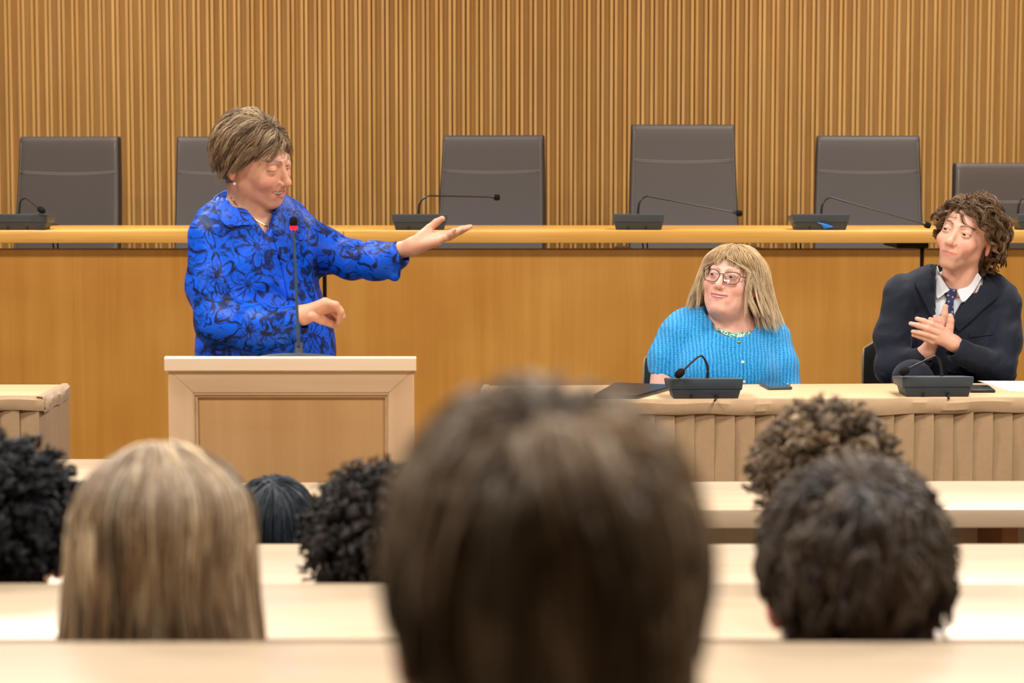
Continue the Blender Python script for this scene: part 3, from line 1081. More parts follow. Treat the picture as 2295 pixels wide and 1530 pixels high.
def skin_colors(L, base, o):
    """pigment on head vertices in the head frame"""
    n = len(L)
    c = np.tile(np.array(lin(base)), (n, 1))
    x, y, z = np.abs(L[:, 0]), L[:, 1], L[:, 2]
    red = np.array(lin(o.get('blush_col', (222, 130, 112))))
    def blend(mask, col):
        m = mask[:, None]
        c[:] = c * (1 - m) + np.array(col) * m
    g = lambda cx, cy, cz, s: np.exp(-(((x - cx) ** 2 + (y - cy) ** 2 + (z - cz) ** 2) / s ** 2))
    blend(.45 * g(.040, -.072, -.028, .024), red)
    blend(.35 * g(0, -.108, -.032, .014), red)
    if o.get('ears', True):
        blend(.4 * np.clip((x - .074) / .006, 0, 1) * (np.abs(y - .016) < .03), red)
    c *= (1 + .055 * waves(L.astype(np.float32), 3, 160, 5) + .04 * waves(L.astype(np.float32), 5, 420, 4))[:, None]
    if o.get('stubble'):
        blend(o['stubble'] * np.clip((-.045 - z) / .02, 0, 1) * np.clip((-.0 - y) / .03, 0, 1) * np.clip((.125 + z) / .02, 0, 1), lin((150, 106, 90)))
    # lips
    smile = o.get('smile', .004)
    hw_ = o.get('mw', .0265)
    gap = o.get('gap', 0)
    kx = np.minimum(1.6, (x / hw_) ** 2)
    lz = z - smile * kx + .062
    ly = y - .013 * kx
    t = np.clip(1 - (x / (hw_ * 1.03)) ** 2, 0, 1)
    top = (.0040 + gap) * np.sqrt(t) + .0015 * t
    bot = -(.0066 + gap) * np.sqrt(t) - .0008
    m = np.clip((top - lz) / .0015, 0, 1) * np.clip((lz - bot) / .0015, 0, 1) * (t > 0) * (y < -.06)
    blend(.8 * m, lin(o.get('lip', (196, 108, 100))))
    if gap > 0:
        blend(1.0 * ((np.abs(lz + .0005) < gap * .9 * np.sqrt(t)) & (ly > -.0905) & (y < -.05)), lin((92, 34, 32)))
    # brows
    bx = np.clip((x - .012) / .036, 0, 1)
    bz = .0245 + .006 * np.sin(bx * 2.4) + o.get('brow_dz', 0)
    m = np.clip(1 - np.abs(z - bz) / (.0050 - .0022 * bx), 0, 1) ** .6 * ((x > .011) & (x < .050) & (y < -.05))
    blend(o.get('brow_w', .7) * m, lin(o.get('brow', (90, 66, 48))))
    # lash line / lid edge
    dl_ = np.sqrt(((x - EYE[0]) / .0145) ** 2 + ((z - EYE[2] - .0008) / (o.get('eye_open', .0046) + .0016)) ** 2)
    m = np.clip(1 - np.abs(dl_ - 1) / .22, 0, 1) * (y < -.07) * np.where(z > EYE[2] - .001, 1, .35)
    blend(.75 * m, lin(o.get('lash', (70, 48, 40))))
    return c

def face_parts(root, base_loc, Rm, s, c, o, gaze):
    """eyes and teeth as parts of a person; gaze is a world direction"""
    eyes = []
    body = o['body']
    if o.get('eye_open', .0046) > .001:
        for sx in (-1, 1):
            n, m = 20, 24
            th = np.linspace(0, math.pi, n)
            ph = np.linspace(0, 2 * math.pi, m, endpoint=False)
            # local sphere around +z = gaze
            v = np.stack([np.outer(np.sin(th), np.cos(ph)), np.outer(np.sin(th), np.sin(ph)), np.outer(np.cos(th), np.ones(m))], -1)
            f = []
            for i in range(n - 1):
                for j in range(m):
                    k = (j + 1) % m
                    f.append((i * m + j, (i + 1) * m + j, (i + 1) * m + k, i * m + k))
            z = np.array(gaze, float)
            z /= np.linalg.norm(z)
            xx = np.cross([0, 0, 1.], z)
            xx /= np.linalg.norm(xx)
            yy = np.cross(z, xx)
            V = v.reshape(-1, 3) @ np.array([xx, yy, z]) * .0127 * s
            ang = np.degrees(np.repeat(th, m))
            cc = np.tile(np.array(lin((206, 196, 190))), (n * m, 1))
            cc[ang < 34] = lin(o.get('iris', (86, 62, 44)))
            cc[ang < 15] = lin((12, 10, 10))
            ctr = Rm @ (np.array([sx * EYE[0], EYE[1], EYE[2]]) * s) + c
            put('eye', mesh_from('eye', V + ctr - base_loc, f, M['eye'], True, cc), body)
    if o.get('gap', 0) > 0:
        gp = o['gap']
        smile = o['smile']
        hw_ = o.get('mw', .0265)
        P = np.zeros((4, 17, 3))
        for j in range(17):
            x = (j / 8 - 1) * hw_ * .74
            kx = (x / hw_) ** 2
            sc = .5 + .5 * abs(math.sin(j * math.pi / 2))
            for i, t in enumerate((0, .33, .66, 1)):
                P[i, j] = (x, -.0885 + .013 * kx * 1.15 - .0008 * (1 - (2 * t - 1) ** 2), -.062 + smile * kx + gp * .95 - (gp * 1.45 + .0005 * sc) * t)
        v, f = sheet_arrays(P, .003)
        put('teeth', mesh_from('teeth', (v * s) @ Rm.T + c - base_loc, f, M['tooth']), body)

# ---- hair
def strands_mesh(P, rad, cols, tip=.35):
    """P: N x M x 3 -> three-sided tapering tubes"""
    N_, M_, _ = P.shape
    T = np.gradient(P, axis=1)
    T /= np.linalg.norm(T, axis=2)[..., None] + 1e-9
    ref = nrng.normal(size=(N_, 1, 3))
    S = np.cross(T, ref)
    S /= np.linalg.norm(S, axis=2)[..., None] + 1e-9
    Bv = np.cross(T, S)
    t = np.linspace(0, 1, M_)
    prof = np.minimum(1, .75 + t * 2) * (1 - (1 - tip) * t ** 2)
    r = (np.asarray(rad)[:, None] * prof)[..., None]
    rings = []
    for k in range(3):
        a = 2 * math.pi * k / 3
        rings.append(P + r * (math.cos(a) * S + math.sin(a) * Bv))
    V = np.stack(rings, 2).reshape(-1, 3)
    i = np.arange(N_)[:, None, None] * M_ * 3
    j = np.arange(M_ - 1)[None, :, None] * 3
    k = np.arange(3)[None, None, :]
    k2 = (k + 1) % 3
    q = np.stack([i + j + k, i + j + k2, i + j + 3 + k2, i + j + 3 + k], -1).reshape(-1, 4)
    C = np.repeat(cols.reshape(N_, -1, 3) if cols.ndim == 3 else np.repeat(cols[:, None], M_, 1), 3, 1).reshape(-1, 3)
    return V, q, C

def scalp_points(n, keep, w=1.0, seed=1, infl=1.0):
    r = np.random.default_rng(seed)
    out = []
    tot = 0
    while tot < n:
        d = r.normal(size=(n * 3, 3))
        d /= np.linalg.norm(d, axis=1)[:, None]
        p = np.array([0, .018, .036]) + d * np.array([.0745 * w, .097, .0865]) * infl
        p = p[keep(p)]
        out.append(p)
        tot += len(p)
    p = np.concatenate(out)[:n]
    g = (p - np.array([0, .018, .036])) / np.array([.0745 * w, .097, .0865]) ** 2
    g /= np.linalg.norm(g, axis=1)[:, None]
    return p, g

def push_out(P, colliders, off):
    for c, r in colliders:
        c, r = np.array(c), np.array(r)
        q = P - c
        u = q / r
        k0 = np.sqrt((u * u).sum(1)) + 1e-9
        g = u / r
        k1 = np.sqrt((g * g).sum(1)) + 1e-9
        d = k0 * (k0 - 1) / k1
        gn = g / k1[:, None]
        m = d < off
        P[m] += gn[m] * (off - d)[m][:, None]
    return P

def grow(root, nrm, length, field, colliders, layer, M_=12, inertia=.6, lift=.6, jit=.05, seed=0, hug=.95, pull=.16, pz=-.05):
    r = np.random.default_rng(seed)
    N_ = len(root)
    step = (length / (M_ - 1))[:, None]
    P = root.copy()
    D = field(P, nrm, 0.0) + lift * nrm
    D /= np.linalg.norm(D, axis=1)[:, None]
    out = [P.copy()]
    for i in range(1, M_):
        t = i / (M_ - 1)
        F_ = field(P, nrm, t)
        if hug:
            cc_, rr_ = np.array(colliders[0][0]), np.array(colliders[0][1])
            nn = (P - cc_) / rr_ ** 2
            nn /= np.linalg.norm(nn, axis=1)[:, None] + 1e-9
            ds = np.linalg.norm((P - cc_) / rr_, axis=1) - 1
            wt = np.clip(1.2 - ds / .35, 0, 1) * np.clip((P[:, 2] + .05) / .05, 0, 1) * hug
            F_ = F_ - (np.maximum(0, (F_ * nn).sum(1)) * wt)[:, None] * nn
            F_ = F_ - (np.clip(ds - pull, 0, .5) * 4 * np.clip((P[:, 2] - pz) / .05, 0, 1))[:, None] * nn
        F_ /= np.linalg.norm(F_, axis=1)[:, None] + 1e-9
        D = D * inertia + F_ * (1 - inertia) + r.normal(size=D.shape) * jit
        D /= np.linalg.norm(D, axis=1)[:, None]
        P = P + D * step
        P = push_out(P, colliders, layer * min(1, t * 3 + .15))
        out.append(P.copy())
    return np.stack(out, 1)

def clump(S, n_clump, amount, seed=0, power=1.3):
    r = np.random.default_rng(seed)
    N_, M_, _ = S.shape
    ids = r.choice(N_, n_clump, replace=False)
    d = np.linalg.norm(S[:, None, 0] - S[None, ids, 0], axis=2)
    c = ids[d.argmin(1)]
    t = np.linspace(0, 1, M_) ** power
    k = (amount * t)[None, :, None]
    return S * (1 - k) + S[c] * k, c

def curl(S, c, amp, turns, seed=0, start=.1):
    """helical curls with a phase for each lock"""
    r = np.random.default_rng(seed)
    N_, M_, _ = S.shape
    ph = r.uniform(0, 6.28, N_)[c]
    tn = (turns * r.uniform(.7, 1.3, N_))[c]
    am = (amp * r.uniform(.6, 1.3, N_))[c]
    sg = np.where(r.random(N_) < .5, -1, 1)[c]
    T = np.gradient(S[c], axis=1)
    T /= np.linalg.norm(T, axis=2)[..., None] + 1e-9
    ref = r.normal(size=(N_, 3))[c][:, None]
    A = np.cross(T, ref)
    A /= np.linalg.norm(A, axis=2)[..., None] + 1e-9
    Bv = np.cross(T, A)
    t = np.linspace(0, 1, M_)
    w = np.clip((t - 0) / max(start, 1e-3), 0, 1)[None, :]
    ang = sg[:, None] * tn[:, None] * 6.28 * t[None] + ph[:, None]
    return S + (am[:, None] * w)[..., None] * (np.cos(ang)[..., None] * A + np.sin(ang)[..., None] * Bv)

def hair_colors(S, c, pal, seed=0, vary=.18, tip=None, zl=None):
    r = np.random.default_rng(seed)
    N_, M_, _ = S.shape
    pal = np.array([lin(p) for p in pal])
    k = r.integers(0, len(pal), N_)
    base = pal[np.where(r.random(N_) < .65, k[c], k)]
    base = base * (1 + r.normal(size=(N_, 1)) * vary * .5 + (r.normal(size=(N_, 1)) * vary)[c])
    C = np.repeat(np.clip(base, .002, 1)[:, None], M_, 1)
    if tip is not None:
        t = (np.linspace(0, 1, M_) ** 1.5)[None, :, None]
        C = C * (1 - t) + np.array(lin(tip)) * t * (1 + r.normal(size=(N_, 1, 1)) * .1)
    return C

def hair_object(root, base_loc, Rm, s, c, S, rad, C):
    V, q, cc = strands_mesh(S, rad, C)
    V = (V * s) @ Rm.T + c - base_loc
    put('hair', mesh_from('hair', V, q, M['hair'], True, np.clip(cc, 0, 1)), root)

def head_mesh(o, Rm, s, c, extra, vox, skin, hair_col, hair_mask):
    """skin of head joined with extra world fields (neck, chest); returns V, F, colours"""
    hf = head_field(o)
    def f(P):
        d = hf(((P - A_(c)) @ A_(Rm)) / np.float32(s)) * np.float32(s)
        return extra(P, d) if extra else d
    return f

def to_head(P, Rm, s, c):
    return ((np.asarray(P) - c) @ Rm) / s

def body_colors(V, Rm, s, c, skin, o, hair_col, hair_mask):
    L = to_head(V, Rm, s, c)
    cc = skin_colors(L, skin, o)
    m = hair_mask(L)
    cc[m] = lin(hair_col)
    return cc

def on_field(f, px, py, y0=4.0, y1=9.0, off=0.0):
    """march camera rays on to a surface; arrays in, points out"""
    px, py = np.asarray(px, float).ravel(), np.asarray(py, float).ravel()
    d = _f[None] + ((px - IMG_W / 2) / F_PX)[:, None] * np.array([1., 0, 0]) - ((py - IMG_H / 2) / F_PX)[:, None] * _u
    d /= np.linalg.norm(d, axis=1)[:, None]
    t = y0 / d[:, 1]
    for i in range(70):
        v = f((_c + d * t[:, None]).astype(np.float32)) - off
        t = np.minimum(t + np.maximum(v, -.05) * .75, y1 / d[:, 1])
    return _c + d * t[:, None]

def patch(f, edges_px, n, m, off, thick, y0=4.0, y1=9.0, bulge=0.0):
    """thin cloth piece lying on a surface; edges are pixel polylines"""
    G = loft([[(a, b, 0) for a, b in e] for e in edges_px], n, m)
    P = on_field(f, G[..., 0], G[..., 1], y0, y1, off).reshape(G.shape)
    if bulge:
        u = np.sin(np.linspace(0, math.pi, G.shape[0]))[:, None] * np.ones(G.shape[1])[None]
        P[..., 1] -= bulge * u
    return sheet_arrays(P, thick)

# ------------------------------------------------------------------ cloth materials
class NB:
    def __init__(self, name):
        self.m, self.nt, self.b = nodes_of(name)
        self.N, self.L = self.nt.nodes.new, self.nt.links.new
    def set(self, sock, v):
        if hasattr(v, 'is_output'):
            self.L(v, sock)
        else:
            sock.default_value = v
    def math(self, op, a, b=0.0, c=0.0, clamp=False):
        n = self.N('ShaderNodeMath')
        n.operation = op
        n.use_clamp = clamp
        for s, v in zip(n.inputs, (a, b, c)):
            self.set(s, v)
        return n.outputs[0]
    def vec(self, op, a, b=(0, 0, 0)):
        n = self.N('ShaderNodeVectorMath')
        n.operation = op
        self.set(n.inputs[0], a)
        self.set(n.inputs[1], b)
        return n.outputs[0] if op not in ('LENGTH', 'DOT_PRODUCT') else n.outputs['Value']
    def noise(self, v, scale, detail=3, rough=.5, out='Fac', dist=0.0):
        n = self.N('ShaderNodeTexNoise')
        self.set(n.inputs['Vector'], v)
        n.inputs['Scale'].default_value = scale
        n.inputs['Detail'].default_value = detail
        n.inputs['Roughness'].default_value = rough
        n.inputs['Distortion'].default_value = dist
        return n.outputs[out]
    def mix(self, f, a, b):
        n = self.N('ShaderNodeMix')
        n.data_type = 'RGBA'
        self.set(n.inputs['Factor'], f)
        self.set(n.inputs['A'], a if hasattr(a, 'is_output') else (*lin(a), 1))
        self.set(n.inputs['B'], b if hasattr(b, 'is_output') else (*lin(b), 1))
        return n.outputs['Result']
    def coords(self):
        return self.N('ShaderNodeTexCoord').outputs['Object']
    def map(self, v, scale=(1, 1, 1), loc=(0, 0, 0), ro=(0, 0, 0)):
        n = self.N('ShaderNodeMapping')
        self.set(n.inputs['Vector'], v)
        n.inputs['Scale'].default_value = scale
        n.inputs['Location'].default_value = loc
        n.inputs['Rotation'].default_value = ro
        return n.outputs[0]
    def sep(self, v):
        n = self.N('ShaderNodeSeparateXYZ')
        self.set(n.inputs[0], v)
        return n.outputs
    def comb(self, x, y, z=0.0):
        n = self.N('ShaderNodeCombineXYZ')
        for s, v in zip(n.inputs, (x, y, z)):
            self.set(s, v)
        return n.outputs[0]
    def step(self, v, a, b):
        n = self.N('ShaderNodeMapRange')
        n.interpolation_type = 'SMOOTHSTEP'
        self.set(n.inputs['Value'], v)
        n.inputs['From Min'].default_value = a
        n.inputs['From Max'].default_value = b
        return n.outputs[0]
    def bump(self, h, strength, dist=.002):
        n = self.N('ShaderNodeBump')
        n.inputs['Strength'].default_value = strength
        n.inputs['Distance'].default_value = dist
        self.set(n.inputs['Height'], h)
        self.L(n.outputs[0], self.b.inputs['Normal'])

def floral():
    k = NB('blue_lily_print')
    co = k.coords()
    wob = k.noise(co, 14, 2, .5, 'Color')
    p = k.vec('ADD', co, k.vec('MULTIPLY', k.vec('SUBTRACT', wob, (.5, .5, .5)), (.05, .05, .05)))
    x, y, z = k.sep(p)
    uv = k.comb(k.math('ADD', x, k.math('MULTIPLY', y, .6)), z)
    dark = None
    for sc, seed, wgt in ((9.5, 3.1, 1.0), (15.0, 11.7, .85)):
        vo = k.N('ShaderNodeTexVoronoi')
        vo.voronoi_dimensions = '2D'
        q = k.vec('ADD', k.vec('MULTIPLY', uv, (sc, sc, sc)), (seed, seed * .7, 0))
        k.L(q, vo.inputs['Vector'])
        vo.inputs['Scale'].default_value = 1.0
        dv = k.vec('SUBTRACT', q, vo.outputs['Position'])
        dx, dy, _ = k.sep(dv)
        r = k.vec('LENGTH', k.comb(dx, dy))
        rnd = k.sep(vo.outputs['Color'])[0]
        th = k.math('ADD', k.math('ARCTAN2', dy, dx), k.math('MULTIPLY', rnd, 6.0))
        pet = k.math('ABSOLUTE', k.math('COSINE', k.math('MULTIPLY', th, 2.5)))
        R_ = k.math('ADD', .13, k.math('MULTIPLY', pet, .40))
        rim = k.math('SUBTRACT', 1.0, k.step(k.math('ABSOLUTE', k.math('SUBTRACT', r, R_)), .0, .085))
        # shading strokes along each petal
        vein = k.math('POWER', k.math('ABSOLUTE', k.math('COSINE', k.math('MULTIPLY', th, 5.0))), 5.0)
        vein = k.math('MULTIPLY', vein, k.math('SUBTRACT', 1.0, k.step(r, .08, .36)))
        core = k.math('SUBTRACT', 1.0, k.step(r, .05, .12))
        eye = k.math('SUBTRACT', 1.0, k.step(k.math('ABSOLUTE', k.math('SUBTRACT', r, .05)), .0, .03))
        one = k.math('MAXIMUM', k.math('MAXIMUM', rim, k.math('MULTIPLY', vein, .9)), core)
        one = k.math('MULTIPLY', one, wgt)
        dark = one if dark is None else k.math('MAXIMUM', dark, k.math('MULTIPLY', one, k.step(k.noise(co, 7, 1), .42, .58)))
    brush = k.step(k.noise(k.map(uv, (1, .55, 1), ro=(0, 0, .6)), 34, 4, .6, dist=1.2), .40, .62)
    m = k.math('MULTIPLY', dark, k.math('ADD', .65, brush), clamp=True)
    big = k.math('MULTIPLY', k.step(k.noise(co, 22, 4, .55, dist=1.5), .51, .61), .9)
    m = k.math('MAXIMUM', m, big, clamp=True)
    tone = k.mix(k.noise(co, 9, 2), (1, 66, 194), (4, 94, 226))
    k.L(k.mix(m, tone, (8, 20, 56)), k.b.inputs['Base Color'])
    k.b.inputs['Roughness'].default_value = .5
    k.b.inputs['Specular IOR Level'].default_value = .25
    k.bump(k.noise(co, 38, 3, .55, dist=.8), .35, .006)
    return k.m

def knit():
    k = NB('azure_knit')
    co = k.coords()
    x, y, z = k.sep(co)
    wx = k.math('ADD', x, k.math('MULTIPLY', k.noise(co, 9, 2), .02))
    rib = k.math('SINE', k.math('MULTIPLY', wx, 520))
    st = k.math('SINE', k.math('ADD', k.math('MULTIPLY', z, 900), k.math('MULTIPLY', k.math('ABSOLUTE', k.math('SINE', k.math('MULTIPLY', wx, 260))), 3.0)))
    nz = k.noise(k.map(co, (1, 1, .6)), 330, 4, .7, dist=1.0)
    h = k.math('ADD', k.math('ADD', k.math('MULTIPLY', rib, .10), k.math('MULTIPLY', st, .05)), nz)
    col = k.mix(k.step(h, .30, .80), (14, 120, 206), (80, 206, 255))
    k.L(col, k.b.inputs['Base Color'])
    k.b.inputs['Roughness'].default_value = .8
    k.b.inputs['Specular IOR Level'].default_value = .15
    k.b.inputs['Sheen Weight'].default_value = .2
    k.bump(h, .8, .004)
    return k.m

def tie_mat():
    k = NB('navy_tie_print')
    co = k.coords()
    vo = k.N('ShaderNodeTexVoronoi')
    vo.voronoi_dimensions = '2D'
    x, y, z = k.sep(co)
    k.L(k.comb(x, z), vo.inputs['Vector'])
    vo.inputs['Scale'].default_value = 62
    vo.inputs['Randomness'].default_value = .35
    m = k.math('MULTIPLY', k.math('SUBTRACT', 1.0, k.step(vo.outputs['Distance'], .14, .26)), k.step(k.noise(co, 420, 2), .40, .52))
    k.L(k.mix(m, (26, 48, 92), (196, 148, 104)), k.b.inputs['Base Color'])
    k.b.inputs['Roughness'].default_value = .45
    return k.m

def suit():
    k = NB('navy_wool')
    co = k.coords()
    k.L(k.mix(k.noise(co, 700, 3, .7), (10, 14, 27), (22, 28, 46)), k.b.inputs['Base Color'])
    k.b.inputs['Roughness'].default_value = .75
    k.b.inputs['Specular IOR Level'].default_value = .25
    k.b.inputs['Sheen Weight'].default_value = .1
    k.bump(k.noise(co, 30, 3, .5, dist=.6), .2, .005)
    return k.m

def tee():
    k = NB('mint_print_tee')
    co = k.coords()
    k.L(k.mix(k.step(k.noise(co, 130, 2, .5, dist=1.0), .48, .54), (196, 230, 214), (34, 130, 96)), k.b.inputs['Base Color'])
    k.b.inputs['Roughness'].default_value = .8
    return k.m

M['floral'], M['knit'], M['tie'], M['suit'], M['tee'] = floral(), knit(), tie_mat(), suit(), tee()
M['trouser'] = plain('black_trousers', (22, 22, 26), .8, .2, bump=.2)
M['shirt'] = plain('white_shirt', (226, 230, 238), .7, .2, bump=.35, bscale=35)
M['shoe'] = plain('black_shoe', (18, 18, 18), .35, .5)
def shirt_mat(name, col):
    return plain(name, col, .85, .15, bump=.3, bscale=30, vary=.06)

def legs_standing(P, hip, foot_y, sx=.09):
    d = None
    for s in (-1, 1):
        e = chain(P, [(hip[0] + s * .085, hip[1], hip[2] - .02), (hip[0] + s * .095, hip[1] - .015, .48), (hip[0] + s * .10, hip[1] + .02, .07)], [.098, .066, .06], .02)
        d = e if d is None else smin(d, e, .02)
    return smin(d, ell(P, (hip[0], hip[1], hip[2]), (.175, .13, .12)), .04)

def shoe_mesh(name, x, y, yaw=0.0, z=0.0):
    R_ = rot(yaw)
    def f(P):
        L = (P - A_((x, y, z))) @ A_(R_)
        d = smin(ell(L, (0, -.06, .035), (.043, .10, .04)), ell(L, (0, .055, .045), (.036, .06, .05)), .03)
        return smax(d, -(L[..., 2] - .002), .004)
    V, Fc = sdf_surface(f, (x - .18, y - .2, z - .01), (x + .18, y + .16, z + .12), .007)
    return V, Fc

def skin_mesh_parts(fields, skin, Rm, s, c, o, hair_col, hair_mask):
    """fields: list of (f, lo, hi, vox, is_head)"""
    parts = []
    for f, lo, hi, vox, hd in fields:
        V, Fc = sdf_surface(f, lo, hi, vox)
        cc = body_colors(V, Rm, s, c, skin, o, hair_col, hair_mask) if hd else np.tile(np.array(lin(tuple(v * .96 for v in skin))), (len(V), 1)) * (1 + .06 * waves(V.astype(np.float32), 3, 150, 5) * np.array([.5, 1.2, 1.2])[:, None]).T
        parts.append((V, Fc, cc))
    return joinm(parts)

def hand_field(fingers, palm, k=.0035):
    """fingers: lists of (points, radii); palm: list of round cones"""
    def f(P):
        d = None
        for a, b, ra, rb in palm:
            e = rc(P, a, b, ra, rb)
            d = e if d is None else smin(d, e, .012)
        for pts, rr in fingers:
            d = smin(d, chain(P, pts, rr, .004), k)
        return d
    return f

def bounds(pts, m):
    p = np.array(pts)
    return p.min(0) - m, p.max(0) + m

# ------------------------------------------------------------------ the woman speaking at the lectern
def speaker():
    base = np.array([X(575, 5.98), 5.98, 0.0])
    root = thing('person', 'short-haired woman in a blue floral blouse standing behind the lectern, arm outstretched', 'person', base)
    skin = (214, 158, 130)
    s = 1.03
    Rm = rot(64, 15, -14)
    c = W(571, 362, 5.92)
    o = dict(dep=.089, mw=.031, smile=.009, gap=.005, eye_open=.0010, fw=.98, nose=1.02, brow=(112, 80, 58), brow_w=.85, lip=(190, 98, 90), lash=(78, 48, 40), brow_dz=.001)
    hf = head_field(o)
    w_ = lambda a, b, y: W(a, b, y)
    neck_b = w_(556, 500, 5.99)
    neck_t = c + Rm @ np.array([0, .02, -.05]) * s
    chest = w_(572, 585, 5.985)
    Rt = rot(38)
    def skin_top(P):
        d = hf(((P - A_(c)) @ A_(Rm)) / np.float32(s)) * np.float32(s)
        d = smin(d, rc(P, neck_t, neck_b, .052, .060), .03)
        d = smin(d, rc(P, w_(500, 515, 5.95), w_(630, 512, 6.05), .05, .045), .05)
        return smin(d, ell(P, chest, (.150, .098, .165), Rt), .04)
    # --- arms and hands
    wl = w_(925, 553, 5.915)                       # far arm, palm up
    el_ = w_(800, 585, 6.0)
    palm_c = w_(968, 530, 5.90)
    far_hand = hand_field([
        ([w_(940, 530, 5.935), w_(962, 512, 5.945), w_(978, 498, 5.945), w_(991, 490, 5.94)], [.0125, .0115, .0098, .0078]),
        ([w_(992, 526, 5.925), w_(1016, 521, 5.925), w_(1036, 513, 5.92), w_(1054, 508, 5.915)], [.0105, .0092, .0082, .0066]),
        ([w_(992, 531, 5.91), w_(1014, 527, 5.905), w_(1032, 518, 5.90), w_(1049, 511, 5.895)], [.0105, .0094, .0083, .0066]),
        ([w_(990, 535, 5.893), w_(1008, 531, 5.885), w_(1022, 522, 5.88), w_(1036, 514, 5.877)], [.0102, .0090, .0080, .0065]),
        ([w_(984, 540, 5.878), w_(999, 533, 5.868), w_(1009, 524, 5.864), w_(1018, 515, 5.862)], [.0096, .0084, .0074, .006]),
    ], [(wl, w_(985, 528, 5.922), .0195, .0125), (wl, w_(988, 533, 5.905), .02, .0125), (wl, w_(982, 541, 5.882), .020, .0125), (w_(930, 545, 5.91), w_(960, 520, 5.94), .018, .014), (el_, wl, .032, .0215)])
    wr = w_(678, 706, 5.72)                        # near hand, relaxed
    erb = w_(500, 722, 5.86)
    near_hand = hand_field([
        ([w_(728, 676, 5.705), w_(752, 683, 5.69), w_(764, 698, 5.695), w_(760, 713, 5.71)], [.0105, .0095, .0085, .0068]),
        ([w_(735, 683, 5.725), w_(759, 692, 5.71), w_(767, 708, 5.72), w_(759, 722, 5.735)], [.0108, .0096, .0085, .0068]),
        ([w_(733, 692, 5.745), w_(755, 703, 5.735), w_(762, 717, 5.745), w_(756, 728, 5.755)], [.0104, .0092, .0082, .0064]),
        ([w_(728, 700, 5.765), w_(747, 711, 5.757), w_(752, 722, 5.765), w_(746, 731, 5.775)], [.0096, .0084, .0074, .006]),
        ([w_(700, 708, 5.70), w_(722, 717, 5.715), w_(740, 724, 5.735), w_(752, 727, 5.75)], [.0125, .0115, .0098, .0078]),
    ], [(wr, w_(728, 680, 5.705), .021, .0155), (wr, w_(735, 688, 5.725), .022, .016), (wr, w_(730, 698, 5.755), .021, .014), (erb, wr, .036, .0225)])
    coarse = lambda P: smin(smin(smin(ell(P, w_(585, 640, 5.99), (.145, .10, .26), Rt), ell(P, w_(590, 850, 5.99), (.15, .11, .2)), .05),
                       chain(P, [w_(480, 525, 5.91), erb, wr], [.045, .036, .0215], .02), .03),
                       chain(P, [w_(655, 512, 6.07), el_, wl], [.044, .036, .0205], .02), .03)
    hm = lambda L: ((L[:, 2] > .052 - .35 * np.clip(L[:, 1] + .03, -.2, .0)) | ((L[:, 1] > -.01) & (L[:, 2] > .0)) | ((L[:, 1] > .03) & (L[:, 2] > -.055))) & (np.abs(L[:, 0]) < .0755) & (L[:, 2] > -.06)
    lo, hi = bounds([c], .16)
    lo[2] = w_(600, 640, 5.9)[2]
    lo[0] -= .05
    hi[0] += .05
    V, Fc, cc = skin_mesh_parts([
        (skin_top, lo, hi, .0019, True),
        (far_hand, *bounds([el_, w_(1060, 500, 5.8), w_(1060, 600, 6.0)], .05), .0022, False),
        (near_hand, *bounds([erb, wr, w_(770, 735, 5.78), w_(770, 660, 5.65)], .05), .0024, False),
        (coarse, *bounds([w_(430, 480, 5.85), w_(930, 1000, 6.15), w_(600, 700, 5.68)], .06), .012, False)], skin, Rm, s, c, o, (96, 74, 52), hm)
    body = put('body', mesh_from('body', V - base, Fc, M['skin'], True, cc), root)
    o['body'] = body
    face_parts(root, base, Rm, s, c, o, Rm @ np.array([0, -1, -.35]))
    # --- blouse
    def blouse(P):
        d = ell(P, w_(572, 592, 5.99), (.178, .128, .225), Rt)
        d = smin(d, ell(P, w_(597, 790, 5.99), (.196, .155, .24), rot(25)), .06)
        d = smin(d, rc(P, w_(492, 508, 5.945), w_(637, 500, 6.07), .064, .058), .05)
        d = smin(d, rc(P, w_(535, 470, 6.0), w_(560, 505, 6.0), .068, .08), .03)
        # near sleeve
        sl = chain(P, [w_(474, 532, 5.90), w_(472, 640, 5.875), w_(489, 722, 5.85), w_(580, 732, 5.79), w_(652, 722, 5.735)], [.064, .060, .060, .056, .045], .03)
        sl = smin(sl, rc(P, w_(560, 752, 5.80), w_(640, 755, 5.75), .03, .022), .035)
        d = smin(d, sl, .016)
        fs = chain(P, [w_(655, 512, 6.07), w_(720, 560, 6.04), w_(790, 583, 6.0), w_(850, 585, 5.965), w_(890, 572, 5.935)], [.062, .058, .050, .046, .036], .03)
        fs = smin(fs, rc(P, w_(868, 592, 5.945), w_(884, 618, 5.93), .024, .012), .02)
        d = smin(d, fs, .025)
        fo = waves(P, 5, 50, 6) * .006 + waves(P * A_((1, 1, .45)), 8, 120, 5) * .0016
        d = d + fo
        # open neck: a V cut down the front, and the round of the neck
        L = (P - A_(w_(600, 530, 5.88))) @ A_(rot(30))
        v = np.maximum(np.abs(L[..., 0]) * .86 - (L[..., 2]) * .52, -(L[..., 2])) 
        v = np.maximum(v, L[..., 1] - .14)
        d = smax(d, -v, .006)
        d = smax(d, -rc(P, w_(556, 470, 5.965), w_(540, 400, 5.95), .064, .10), .008)
        # sleeve ends open
        d = smax(d, -rc(P, w_(668, 712, 5.725), w_(720, 700, 5.70), .030, .034), .004)
        d = smax(d, -rc(P, w_(906, 563, 5.925), w_(960, 545, 5.91), .028, .034), .004)
        return d
    V, Fc = sdf_surface(blouse, *bounds([w_(405, 400, 5.85), w_(920, 700, 6.2), w_(600, 700, 5.66), w_(500, 905, 5.9), w_(500, 905, 6.15)], .05), .0042)
    bl = put('blouse', mesh_from('blouse', V - base, Fc, M['floral'], True), root)
